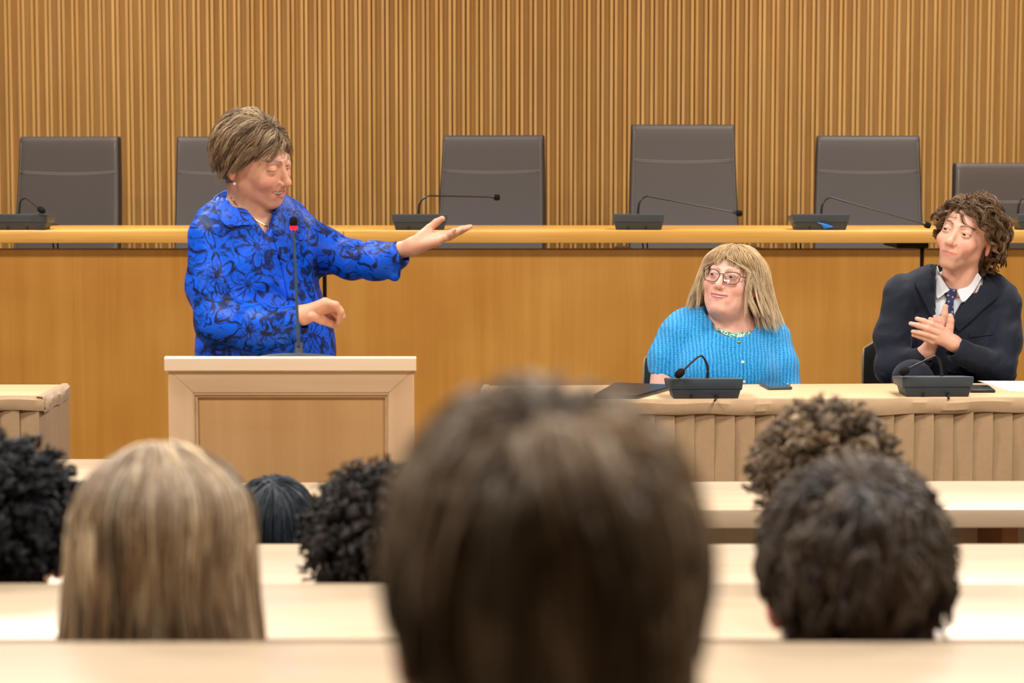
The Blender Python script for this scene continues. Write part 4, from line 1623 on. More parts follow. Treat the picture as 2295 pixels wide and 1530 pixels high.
    # collar leaves, placket and cuffs lie on it
    for E_, th, off in (
            ([[(507, 432), (508, 444), (522, 463), (556, 496), (578, 508)], [(494, 436), (483, 450), (489, 482), (512, 509), (548, 497)]], .004, .006),
            ([[(640, 436), (622, 455), (611, 485), (613, 520)], [(652, 450), (650, 475), (640, 510), (624, 528)]], .004, .006)):
        v, f = patch(blouse, E_, 16, 8, off, th, 5.2, 6.12)
        put('collar', mesh_from('collar', v - base, f, M['floral'], True, auto=50), bl)
    v, f = patch(blouse, [[(612, 528), (632, 600), (648, 680), (660, 780)], [(630, 524), (650, 600), (668, 680), (682, 780)]], 30, 5, .002, .003, 5.2, 6.1)
    put('placket', mesh_from('placket', v - base, f, M['floral'], True, auto=50), bl)
    # trousers and shoes
    hip = w_(590, 830, 5.99)
    tr = lambda P: legs_standing(P, hip, 6.0)
    V, Fc = sdf_surface(tr, (hip[0] - .28, hip[1] - .22, .03), (hip[0] + .28, hip[1] + .25, hip[2] + .14), .012)
    put('trousers', mesh_from('trousers', V - base, Fc, M['trouser'], True), root)
    for sx in (-1, 1):
        V, Fc = shoe_mesh('shoe', hip[0] + sx * .10, hip[1] - .01, 25)
        put('shoe', mesh_from('shoe', V - base, Fc, M['shoe'], True), root)
    # jewellery
    ep = c + Rm @ (np.array([-.0765, .006, -.044]) * s)
    v, f = lathe([(0, -.0045), (.003, -.0035), (.0045, 0), (.003, .0035), (0, .0045)], 12, ep - base)
    put('earring', mesh_from('earring', v, f, M['pearl']), root)
    nk = on_field(skin_top, [508, 517, 530, 550, 575, 596, 604], [428, 442, 458, 477, 494, 506, 512], 5.2, 6.1, .001)
    put('necklace', tube_mesh('necklace', nk - base, .0014, M['gold'], 6, 6), root)
    pd = on_field(skin_top, [603], [514], 5.2, 6.1, .003)[0]
    v, f = lathe([(0, -.008), (.004, -.006), (.006, 0), (.004, .006), (0, .008)], 12, pd - base)
    put('pendant', mesh_from('pendant', v, f, M['gold']), root)
    rp = w_(763, 697, 5.72)
    a = np.linspace(0, 2 * math.pi, 17)
    put('ring', tube_mesh('ring', [rp + np.array([.0105 * math.cos(t), .0105 * math.sin(t), .003 * math.cos(t)]) - base for t in a], .0016, M['gold'], 6, 0), root)
    # --- hair: layered crop swept from a parting on the near side
    def keep(p):
        x, y, z = p.T
        front = z > .070 - .25 * np.clip(y + .055, -.1, 0)
        side = (y > -.045) & (z > .035 + .0 * y)
        back = (y > .012) & (z > -.052)
        return ((front & (y < 0)) | side | back) & (z > -.052)
    N_ = 9500
    root_p, nr = scalp_points(N_, keep, 1, 21)
    part = np.array([.020, -.045, .118])
    r = np.random.default_rng(4)
    def field(P, n0, t):
        d = P - part
        d[:, 2] *= .25
        d /= np.linalg.norm(d, axis=1)[:, None] + 1e-6
        g = np.zeros_like(P)
        g[:, 2] = -1.0
        back = np.clip((root_p[:, 1] + .01) / .06, 0, 1)[:, None]
        sidew = np.where(root_p[:, 0] < part[0], -1, 1)[:, None]
        v = d * (1.1 - .6 * t) + g * (.35 + .8 * t)
        fr = np.clip((-.015 - root_p[:, 1]) / .05, 0, 1)[:, None]
        v += fr * np.concatenate([sidew * 1.0, np.where(sidew < 0, .45, -.1), np.full((len(P), 1), -.25)], 1) * (1 - .3 * t)
        v += back * np.array([0, .1, -.5])
        return v
    L0 = np.where(root_p[:, 2] > .03, .092, .034) + np.clip(root_p[:, 2] - .06, 0, .06) * .3
    L0 = np.where(root_p[:, 1] > .06, np.minimum(L0, .062 + np.clip(root_p[:, 2], 0, .1) * .3), L0)
    L0 = L0 * r.uniform(.75, 1.1, N_) * np.where((root_p[:, 1] < -.02) & (root_p[:, 0] < .02), .8, 1)
    layer = .003 + r.uniform(0, 1, N_) ** 1.2 * np.clip(.006 + (root_p[:, 2] - .0) * .14, .003, .017)
    col = [((0, .018, .036), (.0745, .090, .0865)), ((0, -.030, -.028), (.060, .063, .078))]
    S = grow(root_p, nr, L0, field, col, layer, 12, .5, .25, .02, 5)
    S, cid = clump(S, 330, .45, 3)
    S = curl(S, cid, .0035, .7, 4, .3)
    C = hair_colors(S, cid, [(136, 108, 80), (116, 90, 64), (164, 138, 108), (98, 76, 54), (184, 160, 128)], 9, .10)
    # strands rooted low at the nape are darker
    low = np.clip((.0 - root_p[:, 2]) / .04, 0, 1)[:, None, None]
    C = C * (1 - .5 * low)
    hair_object(root, base, Rm, s, c, S, np.full(N_, .00062), C)
speaker()

# ------------------------------------------------------------------ the chairs of the two seated people, and of the listeners
def shell_chair_parts():
    pr = {}
    # curved backrest
    P = np.zeros((7, 13, 3))
    for i in range(7):
        t = i / 6
        for j in range(13):
            sx = j / 6 - 1
            P[i, j] = (sx * (.222 - .02 * t ** 3 - .02 * (1 - t)), .20 + .06 * t - .035 * sx * sx, .49 + .33 * t - (.03 * abs(sx) ** 6 * (t > .9)))
    v, f = sheet_arrays(P, .012)
    pr['backrest'] = mesh_from('backrest', v, f, M['shell'], True, auto=40)
    pts = [(P[i, 0]) for i in range(7)] + [P[6, j] for j in range(1, 13)] + [P[6 - i, 12] for i in range(1, 7)]
    pr['edge'] = tube_mesh('edge', pts, .0055, M['shell_edge'], 6, 0)
    Q = np.zeros((7, 9, 3))
    for i in range(7):
        t = i / 6
        for j in range(9):
            sx = j / 4 - 1
            Q[i, j] = (sx * .21, -.22 + .42 * t, .452 - .012 * (1 - sx * sx) - .02 * (1 - t) ** 4)
    v, f = sheet_arrays(Q, .014)
    pr['seat'] = mesh_from('seat', v, f, M['shell'], True, auto=40)
    for k, (sx, y0, y1) in enumerate(((-1, -.16, -.2), (1, -.16, -.2), (-1, .16, .23), (1, .16, .23))):
        pr['leg%d' % k] = tube_mesh('leg', [(sx * .17, y0, .445), (sx * .185, (y0 + y1) / 2, .2), (sx * .195, y1, .0)], .011, M['chrome'], 8, 4)
    pr['brace'] = tube_mesh('brace', [(-.12, .19, .44), (-.12, .215, .47), (-.12, .222, .62)], .009, M['chrome'], 8, 4)
    return pr
SP = shell_chair_parts()
def shell_chair(x, y, z, rz, label, group, sc=1.0):
    t = thing('shell_chair', label, 'chair', (x, y, z), rz, group)
    b = put('backrest', SP['backrest'], t)
    put('edge', SP['edge'], b)
    put('seat', SP['seat'], t)
    for k in range(4):
        put('leg', SP['leg%d' % k], t)
    for sx in (0, .24):
        put('brace', SP['brace'], t, (sx, 0, 0))
    t.scale = (1, 1, sc)
    return t
# sits facing the camera: the chair's front is -y already
shell_chair(X(1583, 7.33), 7.11, 0, 0, 'charcoal shell chair under the woman with glasses', 'charcoal shell chairs at the skirted table')
shell_chair(X(2078, 7.33), 7.13, 0, 0, 'charcoal shell chair under the clapping man', 'charcoal shell chairs at the skirted table', 1.04)

def lap_legs(P, hip, knee_y, floor, sx=.10, rt=.085, rise=0.0):
    d = ell(P, hip, (.19, .15, .12))
    for s in (-1, 1):
        d = smin(d, chain(P, [(hip[0] + s * .09, hip[1], hip[2]), (hip[0] + s * sx, knee_y, hip[2] + .01 + rise), (hip[0] + s * sx, knee_y + .04, floor + .09)], [rt, .066, .05], .02), .03)
    return d

# ------------------------------------------------------------------ the seated woman with glasses
def woman():
    base = np.array([X(1625, 7.06), 7.06, 0.0])
    root = thing('person', 'seated blonde woman with glasses in a bright blue knitted cardigan', 'person', base)
    skin = (234, 184, 166)
    s = 1.02
    Rm = rot(-24, -13, 7)
    c = W(1638, 632, 7.02)
    w_ = W
    o = dict(w=1.0, fw=1.06, smile=.007, gap=.0042, eye_open=.0036, chin2=True, mw=.030, brow=(160, 116, 84), brow_w=.6, lip=(218, 108, 120), iris=(96, 92, 84), lash=(110, 74, 60), nose=1.05)
    hf = head_field(o)
    nb = w_(1642, 745, 7.06)
    def skin_top(P):
        d = hf(((P - A_(c)) @ A_(Rm)) / np.float32(s)) * np.float32(s)
        d = smin(d, rc(P, c + Rm @ np.array([0, .018, -.055]) * s, nb, .060, .068), .03)
        d = smin(d, rc(P, w_(1560, 760, 7.08), w_(1715, 768, 7.08), .07, .07), .05)
        return smin(d, ell(P, w_(1635, 830, 7.06), (.165, .12, .16)), .04)
    el1 = w_(1484, 900, 7.0)
    def coarse(P):
        d = ell(P, w_(1630, 870, 7.08), (.175, .13, .2))
        d = smin(d, ell(P, (base[0], 7.12, .56), (.18, .15, .12)), .05)
        d = smin(d, chain(P, [w_(1530, 760, 7.08), el1, w_(1560, 945, 6.9)], [.055, .046, .03], .02), .03)
        d = smin(d, chain(P, [w_(1725, 775, 7.08), w_(1757, 905, 7.0), w_(1680, 950, 6.9)], [.055, .046, .03], .02), .03)
        # hands folded in the lap
        for a, b in (((1560, 945), (1605, 955)), ((1680, 950), (1625, 958))):
            d = smin(d, rc(P, w_(*a, 6.9), w_(*b, 6.88), .032, .026), .01)
        return d
    arm = lambda P: smin(rc(P, w_(1493, 820, 7.03), el1, .047, .046), rc(P, el1, w_(1560, 945, 6.9), .046, .03), .02)
    hm = lambda L: ((L[:, 2] > .066) | ((L[:, 1] > -.02) & (L[:, 2] > -.02)) | ((L[:, 1] > .035) & (L[:, 2] > -.07))) & (L[:, 1] > -.085) & (np.abs(L[:, 0]) < .0765)
    lo, hi = bounds([c], .15)
    lo[2] = w_(1640, 800, 7.0)[2]
    V, Fc, cc = skin_mesh_parts([
        (skin_top, lo, hi, .0019, True),
        (arm, *bounds([w_(1493, 800, 7.03), el1, w_(1560, 945, 6.9)], .07), .005, False),
        (coarse, *bounds([w_(1450, 720, 6.8), w_(1800, 1060, 7.3)], .08), .014, False)], skin, Rm, s, c, o, (150, 120, 84), hm)
    body = put('body', mesh_from('body', V - base, Fc, M['skin'], True, cc), root)
    o['body'] = body
    face_parts(root, base, Rm, s, c, o, (-.75, -.62, .2))
    # cardigan
    def card(P):
        d = ell(P, w_(1628, 868, 7.07), (.205, .155, .26))
        d = smin(d, rc(P, w_(1540, 744, 7.09), w_(1715, 758, 7.09), .080, .076), .06)
        for a, b in ((1578, 835), (1680, 838)):
            d = smin(d, ell(P, w_(a, b, 6.985), (.085, .075, .08)), .05)
        sl = chain(P, [w_(1523, 762, 7.07), w_(1500, 805, 7.05), w_(1494, 838, 7.03)], [.078, .064, .056], .03)
        sl = smax(sl, (w_(1490, 842, 7.0)[2] - P[..., 2]) - .10 * (P[..., 0] - np.float32(w_(1490, 842, 7.0)[0])) , .006)
        d = smin(d, sl, .02)
        d = smin(d, chain(P, [w_(1722, 772, 7.07), w_(1745, 820, 7.04), w_(1757, 872, 7.01)], [.074, .062, .056], .03), .02)
        d = d + waves(P, 15, 40, 5) * .004 + waves(P * A_((1.6, 1, .5)), 18, 90, 4) * .0015
        d = smax(d, -ell(P, w_(1648, 726, 6.97), (.072, .10, .042)), .006)
        d = smax(d, -rc(P, w_(1643, 735, 7.05), w_(1640, 690, 7.04), .078, .09), .006)
        # placket gap low on the front
        return d
    V, Fc = sdf_surface(card, *bounds([w_(1440, 690, 6.85), w_(1815, 1010, 7.28)], .04), .0045)
    cd_ = put('cardigan', mesh_from('cardigan', V - base, Fc, M['knit'], True), root)
    for px, py, mt, rr in ((1656, 767, 'gold', .0055), (1665, 812, 'pearl', .0058), (1667, 856, 'pearl', .0055)):
        p = on_field(card, [px], [py], 6.3, 7.4, .001)[0]
        v, f = lathe([(0, -.002), (rr, -.0015), (rr, .001), (rr * .6, .0025), (0, .0022)], 14)
        v = np.array(v) @ np.array([[1, 0, 0], [0, 0, -1], [0, 1, 0]]).T
        put('button', mesh_from('button', np.array(v) @ np.diag([1, -1, 1]) + p - base, f, M[mt]), cd_)
    v, f = patch(card, [[(1661, 770), (1666, 810), (1668, 860)], [(1668, 770), (1673, 810), (1675, 860)]], 20, 4, .0012, .002, 6.3, 7.4)
    put('placket', mesh_from('placket', v - base, f, M['knit'], True, auto=50), cd_)
    v, f = patch(skin_top, [[(1608, 734), (1632, 744), (1655, 746), (1685, 741)], [(1606, 741), (1634, 754), (1657, 758), (1692, 750)]], 18, 5, .004, .003, 6.3, 7.4)
    put('tee_neckline', mesh_from('tee_neckline', v - base, f, M['tee'], True), root)
    # trousers
    hip = np.array([base[0], 7.12, .56])
    f_ = lambda P: lap_legs(P, hip, 6.72, 0)
    V, Fc = sdf_surface(f_, (hip[0] - .3, 6.6, .05), (hip[0] + .3, 7.32, .75), .014)
    put('trousers', mesh_from('trousers', V - base, Fc, M['trouser'], True), root)
    for sx in (-.1, .1):
        V, Fc = shoe_mesh('shoe', hip[0] + sx, 6.72)
        put('shoe', mesh_from('shoe', V - base, Fc, M['shoe'], True), root)
    # glasses, in the head frame
    def G(p):
        return (np.array(p) * s) @ Rm.T + c - base
    gl = put('glasses', tube_mesh('glasses', G([(-.008, -.098, .006), (-.004, -.1005, .009), (.004, -.1005, .009), (.008, -.098, .006)]), .0013, M['glasses'], 6, 6), root)
    for sx in (-1, 1):
        loop = []
        for k in range(33):
            a = 2 * math.pi * k / 32
            ca, sa = math.cos(a), math.sin(a)
            hx = math.copysign(abs(ca) ** .62, ca) * .0245
            hz = math.copysign(abs(sa) ** .68, sa) * (.0175 if sa > 0 else .0205)
            xx = .0335 + hx + .003 * (sa > 0) * ca
            loop.append((sx * xx, -.0985 + .28 * max(0, xx - .02) ** 1.15, .001 + hz + .06 * (xx - .03)))
        put('rim', tube_mesh('rim', G(loop), [.0013] * 33, M['glasses'], 6, 0), gl)
        ctr = np.mean(loop[:-1], 0)
        vv = [ctr] + loop[:-1]
        ff = [(0, 1 + k, 1 + (k + 1) % 32) for k in range(32)]
        vv2 = vv + [np.array(p) + np.array([0, .0012, 0]) for p in vv]
        ff += [(33, 33 + 1 + (k + 1) % 32, 33 + 1 + k) for k in range(32)]
        put('lens', mesh_from('lens', G(vv2), ff, M['lens'], True), gl)
        put('temple', tube_mesh('temple', G([(sx * .0595, -.089, .010), (sx * .070, -.06, .012), (sx * .0795, -.01, .012), (sx * .080, .02, .008)]), .0014, M['glasses'], 6, 6), gl)
    ep = c + Rm @ (np.array([.0775, .010, -.05]) * s) - base
    put('earring', tube_mesh('earring', [ep + np.array([.007 * math.sin(a), 0, .009 * math.cos(a)]) for a in np.linspace(0, 6.28, 15)], .0011, M['gold'], 6, 0), root)
    # hair: fringe and shoulder-length layers
    N_ = 9500
    def keep(p):
        x, y, z = p.T
        return ((z > .066) | ((y > -.035) & (z > .02)) | ((y > .02) & (z > -.045)))
    rp, nr = scalp_points(N_, keep, 1.0, 31)
    r = np.random.default_rng(6)
    gw = np.linalg.inv(Rm) @ np.array([0, 0, -1.])
    fringe = (rp[:, 1] < -.028) & (np.abs(rp[:, 0]) < .056) & (rp[:, 2] > .072) & (r.random(N_) < .75)
    part = np.array([-.008, .0, .122])
    def field(P, n0, t):
        d = P - part
        d[:, 2] *= .2
        d /= np.linalg.norm(d, axis=1)[:, None] + 1e-6
        d = d * np.clip((P[:, 2:] - .0) / .06, .08, 1)
        v = d * (1.0 - .85 * t) + gw * (.3 + 1.6 * t)
        sgn = np.sign(rp[:, 0] + 1e-4)[:, None]
        v = np.where(fringe[:, None], d * .35 + np.array([0.0, -.55, 0]) * (1 - t) + gw * (.5 + 1.0 * t) + np.array([.18, 0, 0]), v + np.concatenate([sgn * (.30 - .1 * t), np.full((len(P), 1), .16), np.zeros((len(P), 1))], 1) * (.8 if t < .6 else .35) + np.concatenate([sgn * 1.0, np.zeros((len(P), 2))], 1) * max(0, t - .38))
        return v
    L0 = np.where(fringe, .034 + .75 * np.clip(rp[:, 2] - .055, 0, .07), .205) * np.where(fringe, r.uniform(.7, 1.25, N_), r.uniform(.82, 1.06, N_))
    L0 = np.where(fringe, L0, L0 - np.clip(.05 - rp[:, 2], 0, .1) * .9)
    layer = .004 + r.uniform(0, 1, N_) ** 1.2 * np.where(fringe, .007, .013)
    nbL = to_head(nb, Rm, s, c)
    col = [((0, .018, .036), (.0745, .097, .0865)), ((0, -.030, -.028), (.070, .064, .082)), (tuple((nbL + np.array([0, 0, .04])) * .8), (.066, .07, .1)),
           (tuple(to_head(w_(1628, 800, 7.08), Rm, s, c)), (.19, .12, .095))]
    S = grow(rp, nr, L0, field, col, layer, 16, .6, .4, .012, 7, pull=.2, pz=.015)
    # the side hair is held back from the face
    sg = np.sign(rp[:, 0] + .004)[:, None]
    inz = np.clip((.062 - S[..., 2]) / .03, 0, 1) * np.clip((-.015 - S[..., 1]) / .03, 0, 1) * (~fringe)[:, None]
    xm = .077 + .006 * r.random((N_, 1))
    S[..., 0] = np.where(sg * S[..., 0] < xm * inz, sg * xm * inz, S[..., 0])
    S[..., 1] += inz * np.clip(-.03 - S[..., 1], 0, .05) * .8
    S, cid = clump(S, 300, .4, 3)
    S = curl(S, cid, .005, .9, 4, .6)
    C = hair_colors(S, cid, [(216, 180, 130), (198, 160, 110), (228, 198, 152), (176, 140, 96)], 9, .08, (236, 216, 184))
    hair_object(root, base, Rm, s, c, S, np.full(N_, .00062), C)
woman()

# ------------------------------------------------------------------ the clapping man
def man():
    base = np.array([X(2135, 7.12), 7.12, 0.0])
    root = thing('person', 'seated curly-haired young man in a navy suit and tie clapping his hands', 'person', base)
    skin = (226, 172, 148)
    s = 1.06
    Rm = rot(-31, -9, 15)
    c = W(2162, 531, 7.05)
    w_ = W
    o = dict(w=1.0, fw=.95, smile=.0045, gap=0.0, eye_open=.0030, stubble=.35, nose=1.1, mw=.027, brow=(84, 58, 42), brow_w=.95, lip=(200, 116, 108), iris=(60, 40, 28), lash=(54, 36, 30))
    hf = head_field(o)
    nb = w_(2150, 650, 7.10)
    def skin_top(P):
        d = hf(((P - A_(c)) @ A_(Rm)) / np.float32(s)) * np.float32(s)
        d = smin(d, rc(P, c + Rm @ np.array([0, .02, -.05]) * s, nb, .056, .060), .03)
        return smin(d, ell(P, w_(2145, 710, 7.13), (.13, .09, .12)), .05)
    # front hand (palm turned to his right), back hand behind it
    wf = w_(2135, 768, 6.90)
    ef = w_(2236, 832, 6.99)
    front = hand_field([
        ([w_(2109, 735, 6.885), w_(2088, 726, 6.88), w_(2070, 719, 6.885), w_(2055, 714, 6.89)], [.0108, .0095, .0085, .0068]),
        ([w_(2102, 745, 6.882), w_(2078, 736, 6.876), w_(2058, 729, 6.88), w_(2041, 725, 6.888)], [.0110, .0097, .0086, .0068]),
        ([w_(2096, 756, 6.885), w_(2076, 749, 6.880), w_(2060, 745, 6.884), w_(2046, 743, 6.892)], [.0106, .0093, .0083, .0066]),
        ([w_(2090, 766, 6.892), w_(2074, 759, 6.89), w_(2060, 754, 6.893), w_(2047, 751, 6.90)], [.0096, .0084, .0075, .006]),
        ([w_(2126, 752, 6.90), w_(2129, 732, 6.895), w_(2131, 718, 6.893), w_(2130, 708, 6.893)], [.0135, .012, .0105, .0088]),
    ], [(wf, w_(2109, 738, 6.89), .021, .014), (wf, w_(2102, 748, 6.888), .022, .0145), (wf, w_(2095, 760, 6.892), .021, .0135), (ef, wf, .036, .0235)])
    wb = w_(2078, 788, 6.955)
    eb = w_(1998, 832, 7.03)
    back = hand_field([
        ([w_(2104, 745, 6.925), w_(2098, 729, 6.922), w_(2096, 718, 6.92), w_(2096, 710, 6.92)], [.011, .0098, .0085, .0072]),
        ([w_(2112, 742, 6.925), w_(2108, 728, 6.922), w_(2106, 720, 6.92), w_(2105, 713, 6.92)], [.011, .0098, .0085, .0072]),
        ([w_(2096, 748, 6.93), w_(2090, 732, 6.928), w_(2087, 722, 6.926), w_(2085, 715, 6.926)], [.011, .0095, .0085, .007]),
        ([w_(2090, 752, 6.935), w_(2080, 738, 6.933), w_(2077, 729, 6.932), w_(2075, 722, 6.932)], [.0096, .0084, .0075, .006]),
        ([w_(2100, 760, 6.935), w_(2113, 726, 6.928), w_(2117, 704, 6.925), w_(2119, 687, 6.925)], [.0145, .0125, .011, .0085]),
    ], [(wb, w_(2105, 745, 6.928), .022, .016), (wb, w_(2094, 748, 6.932), .021, .015), (eb, wb, .036, .024)])
    coarse = lambda P: smin(smin(smin(ell(P, w_(2140, 790, 7.14), (.15, .1, .26)), ell(P, (base[0], 7.16, .57), (.17, .13, .12)), .05),
                       chain(P, [w_(2015, 672, 7.12), eb, wb], [.045, .036, .0225], .02), .03),
                       chain(P, [w_(2248, 692, 7.1), ef, wf], [.045, .036, .0225], .02), .03)
    hm = lambda L: ((L[:, 2] > .074) | ((L[:, 1] > -.02) & (L[:, 2] > .02)) | ((L[:, 1] > .035) & (L[:, 2] > -.06))) & (L[:, 1] > -.08) & (np.abs(L[:, 0]) < .0755)
    lo, hi = bounds([c], .15)
    lo[2] = w_(2140, 720, 7.0)[2]
    V, Fc, cc = skin_mesh_parts([
        (skin_top, lo, hi, .0019, True),
        (front, *bounds([ef, wf, w_(2035, 700, 6.85)], .05), .0022, False),
        (back, *bounds([eb, wb, w_(2120, 680, 6.9)], .05), .0024, False),
        (coarse, *bounds([w_(1960, 650, 6.88), w_(2290, 1050, 7.3)], .08), .014, False)], skin, Rm, s, c, o, (66, 48, 34), hm)
    body = put('body', mesh_from('body', V - base, Fc, M['skin'], True, cc), root)
    o['body'] = body
    face_parts(root, base, Rm, s, c, o, (-.80, -.60, .10))
    # shirt
    def shirt(P):
        d = ell(P, w_(2146, 740, 7.145), (.150, .118, .20))
        d = smin(d, rc(P, w_(2050, 662, 7.13), w_(2235, 672, 7.13), .055, .055), .05)
        d = smin(d, rc(P, w_(2146, 660, 7.11), w_(2148, 640, 7.10), .078, .070), .02)
        d = smax(d, -rc(P, w_(2148, 640, 7.085), w_(2152, 590, 7.08), .062, .085), .004)
        return d + waves(P, 3, 60, 4) * .0015
    V, Fc = sdf_surface(shirt, *bounds([w_(2020, 600, 6.98), w_(2270, 900, 7.25)], .03), .0045)
    sh = put('shirt', mesh_from('shirt', V - base, Fc, M['shirt'], True), root)
    for E_ in ([[(2100, 596), (2110, 622), (2128, 650)], [(2099, 612), (2098, 645), (2101, 668), (2119, 656)]],
               [[(2192, 612), (2172, 640), (2148, 648)], [(2199, 622), (2180, 655), (2158, 676), (2146, 652)]]):
        v, f = patch(lambda P: np.minimum(shirt(P), skin_top(P) - .012), E_, 14, 7, .005, .003, 6.3, 7.3)
        put('collar', mesh_from('collar', v - base, f, M['shirt'], True, auto=50), sh)
    fs = lambda P: np.minimum(shirt(P), 10.0)
    v, f = patch(fs, [[(2121, 645), (2118, 660), (2122, 672), (2108, 705), (2098, 740), (2096, 775)], [(2144, 648), (2144, 662), (2137, 674), (2138, 705), (2140, 740), (2138, 775)]], 26, 7, .007, .005, 6.3, 7.3, .003)
    put('tie', mesh_from('tie', v - base, f, M['tie'], True), root)
    # jacket
    A, Bp, Cp = w_(2097, 585, 7.0), w_(2097, 735, 7.0), w_(2200, 602, 7.0)
    def jacket(P):
        d = ell(P, w_(2142, 790, 7.145), (.188, .142, .30))
        d = smin(d, rc(P, w_(2022, 651, 7.13), w_(2246, 672, 7.12), .056, .058), .05)
        d = smin(d, rc(P, w_(2090, 640, 7.14), w_(2205, 648, 7.13), .06, .06), .05)
        sl = chain(P, [w_(2018, 668, 7.11), w_(2000, 755, 7.08), w_(2001, 825, 7.035), w_(2062, 806, 6.97)], [.056, .056, .053, .040], .03)
        d = smin(d, sl, .018)
        d = smin(d, chain(P, [w_(2250, 688, 7.10), w_(2248, 765, 7.05), w_(2236, 828, 7.0), w_(2148, 786, 6.905)], [.058, .056, .054, .039], .03), .018)
        d = d + waves(P, 25, 42, 5) * .0026 + waves(P * A_((1, 1, 1.6)), 28, 85, 5) * .0030
        # front opening over the shirt
        x, y, z = P[..., 0], P[..., 1], P[..., 2]
        e1 = np.float32(A[0]) - x
        tx, tz = Cp[0] - Bp[0] - .045, Cp[2] - Bp[2]
        ln = math.hypot(tx, tz)
        e2 = ((x - np.float32(Bp[0] + .045)) * np.float32(tz / ln) - (z - np.float32(Bp[2])) * np.float32(tx / ln))
        wedge = np.maximum(np.maximum(e1, e2), y - np.float32(7.09))
        d = smax(d, -wedge, .004)
        d = smax(d, -rc(P, w_(2150, 640, 7.10), w_(2155, 570, 7.09), .082, .11), .008)
        d = smax(d, -rc(P, w_(2072, 800, 6.963), w_(2110, 770, 6.94), .027, .03), .008)
        d = smax(d, -rc(P, w_(2140, 782, 6.90), w_(2110, 760, 6.89), .027, .03), .008)
        return d
    V, Fc = sdf_surface(jacket, *bounds([w_(1950, 600, 6.86), w_(2310, 980, 7.3)], .04), .0036)
    jk = put('jacket', mesh_from('jacket', V - base, Fc, M['suit'], True), root)
    for nm, E_ in (('lapel', [[(2098, 592), (2097, 650), (2098, 715)], [(2072, 612), (2052, 632), (2064, 660), (2095, 722)]]),
                   ('lapel', [[(2197, 608), (2172, 660), (2138, 728)], [(2222, 628), (2238, 660), (2206, 690), (2150, 742)]])):
        v, f = patch(jacket, E_, 22, 8, .007, .006, 6.3, 7.3)
        put(nm, mesh_from(nm, v - base, f, M['suit'], True, auto=50), jk)
    v, f = patch(jacket, [[(2172, 748), (2226, 742)], [(2172, 756), (2226, 750)]], 12, 4, .002, .002, 6.3, 7.3)
    put('breast_pocket', mesh_from('breast_pocket', v - base, f, M['suit'], True, auto=50), jk)
    for k in range(3):
        p = on_field(jacket, [2128 + k * 6], [832 + k * 2], 6.3, 7.3, .001)[0]
        v, f = lathe([(0, -.001), (.005, -.001), (.005, .0015), (0, .0018)], 12)
        put('cuff_button', mesh_from('cuff_button', np.array(v)[:, [0, 2, 1]] + p - base, f, M['black']), jk)
    # crossed-flags pin on the lapel
    for k, cx in enumerate((2193, 2204)):
        v, f = patch(jacket, [[(cx - 6, 672 + 1 * k), (cx + 5, 673 + k)], [(cx - 5, 681), (cx + 6, 682)]], 6, 4, .006, .0015, 6.3, 7.3)
        put('flag_pin', mesh_from('flag_pin', v - base, f, PIN[k], True), jk)
    # bracelet
    bc = w_(2133, 767, 6.899)
    ax = wf - w_(2104, 747, 6.885)
    ax /= np.linalg.norm(ax)
    u1 = np.cross(ax, [0, 1, 0]); u1 /= np.linalg.norm(u1); u2 = np.cross(ax, u1)
    put('bracelet', tube_mesh('bracelet', [bc + .0262 * (math.cos(a) * u1 + math.sin(a) * u2) - base for a in np.linspace(0, 6.283, 21)], .0013, M['glasses'], 5, 0), root)
    # trousers, one knee raised towards the table
    hip = np.array([base[0], 7.16, .57])
    def f_(P):
        d = lap_legs(P, hip, 6.76, 0)
        return smin(d, chain(P, [(hip[0] - .06, 7.05, .62), w_(2045, 852, 6.90), (hip[0] - .12, 6.84, .3)], [.085, .062, .05], .02), .03)
    V, Fc = sdf_surface(f_, (hip[0] - .32, 6.66, .05), (hip[0] + .3, 7.36, .92), .012)
    put('trousers', mesh_from('trousers', V - base, Fc, M['suit'], True), root)
    for sx in (-.1, .1):
        V, Fc = shoe_mesh('shoe', hip[0] + sx, 6.77)
        put('shoe', mesh_from('shoe', V - base, Fc, M['shoe'], True), root)
    # hair: loose curls falling from a middle parting
    N_ = 8500
    def keep(p):
        x, y, z = p.T
        return ((z > .072) | ((y > -.03) & (z > .015)) | ((y > .02) & (z > -.05)))
    rp, nr = scalp_points(N_, keep, 1.0, 41)
    r = np.random.default_rng(8)
    part = np.array([-.012, -.03, .122])
    gw = np.linalg.inv(Rm) @ np.array([0, 0, -1.])
    def field(P, n0, t):
        d = P - part
        d[:, 2] *= .3
        d /= np.linalg.norm(d, axis=1)[:, None] + 1e-6
        sgn = np.sign(rp[:, 0] - part[0])[:, None]
        fr = np.clip((-.02 - rp[:, 1]) / .05, 0, 1)[:, None]
        return d * 1.0 + gw * (.15 + .9 * t) + nr * .3 * (1 - t) + fr * np.concatenate([sgn * 1.1, np.full((len(P), 1), .35), np.full((len(P), 1), .25)], 1) * (1 - .5 * t)
    L0 = np.where(rp[:, 0] < -.02, .72, 1.0) * np.where(rp[:, 2] > .03, .118, .08) * r.uniform(.75, 1.1, N_)
    layer = .006 + r.uniform(0, 1, N_) ** 1.0 * np.where(rp[:, 1] < -.05, .008, np.where(rp[:, 0] < -.02, .012, .024))
    col = [((0, .018, .036), (.0745, .097, .0865)), ((0, -.030, -.028), (.062, .064, .080))]
    S = grow(rp, nr, L0, field, col, layer, 18, .55, .8, .03, 7, pull=.34)
    S, cid = clump(S, 230, .8, 3, .6)
    S = curl(S, cid, .0080, 2.3, 4, .25)
    C = hair_colors(S, cid, [(128, 96, 66), (104, 78, 52), (152, 118, 82), (84, 60, 42)], 9, .14)
    hair_object(root, base, Rm, s, c, S, np.full(N_, .00072), C)
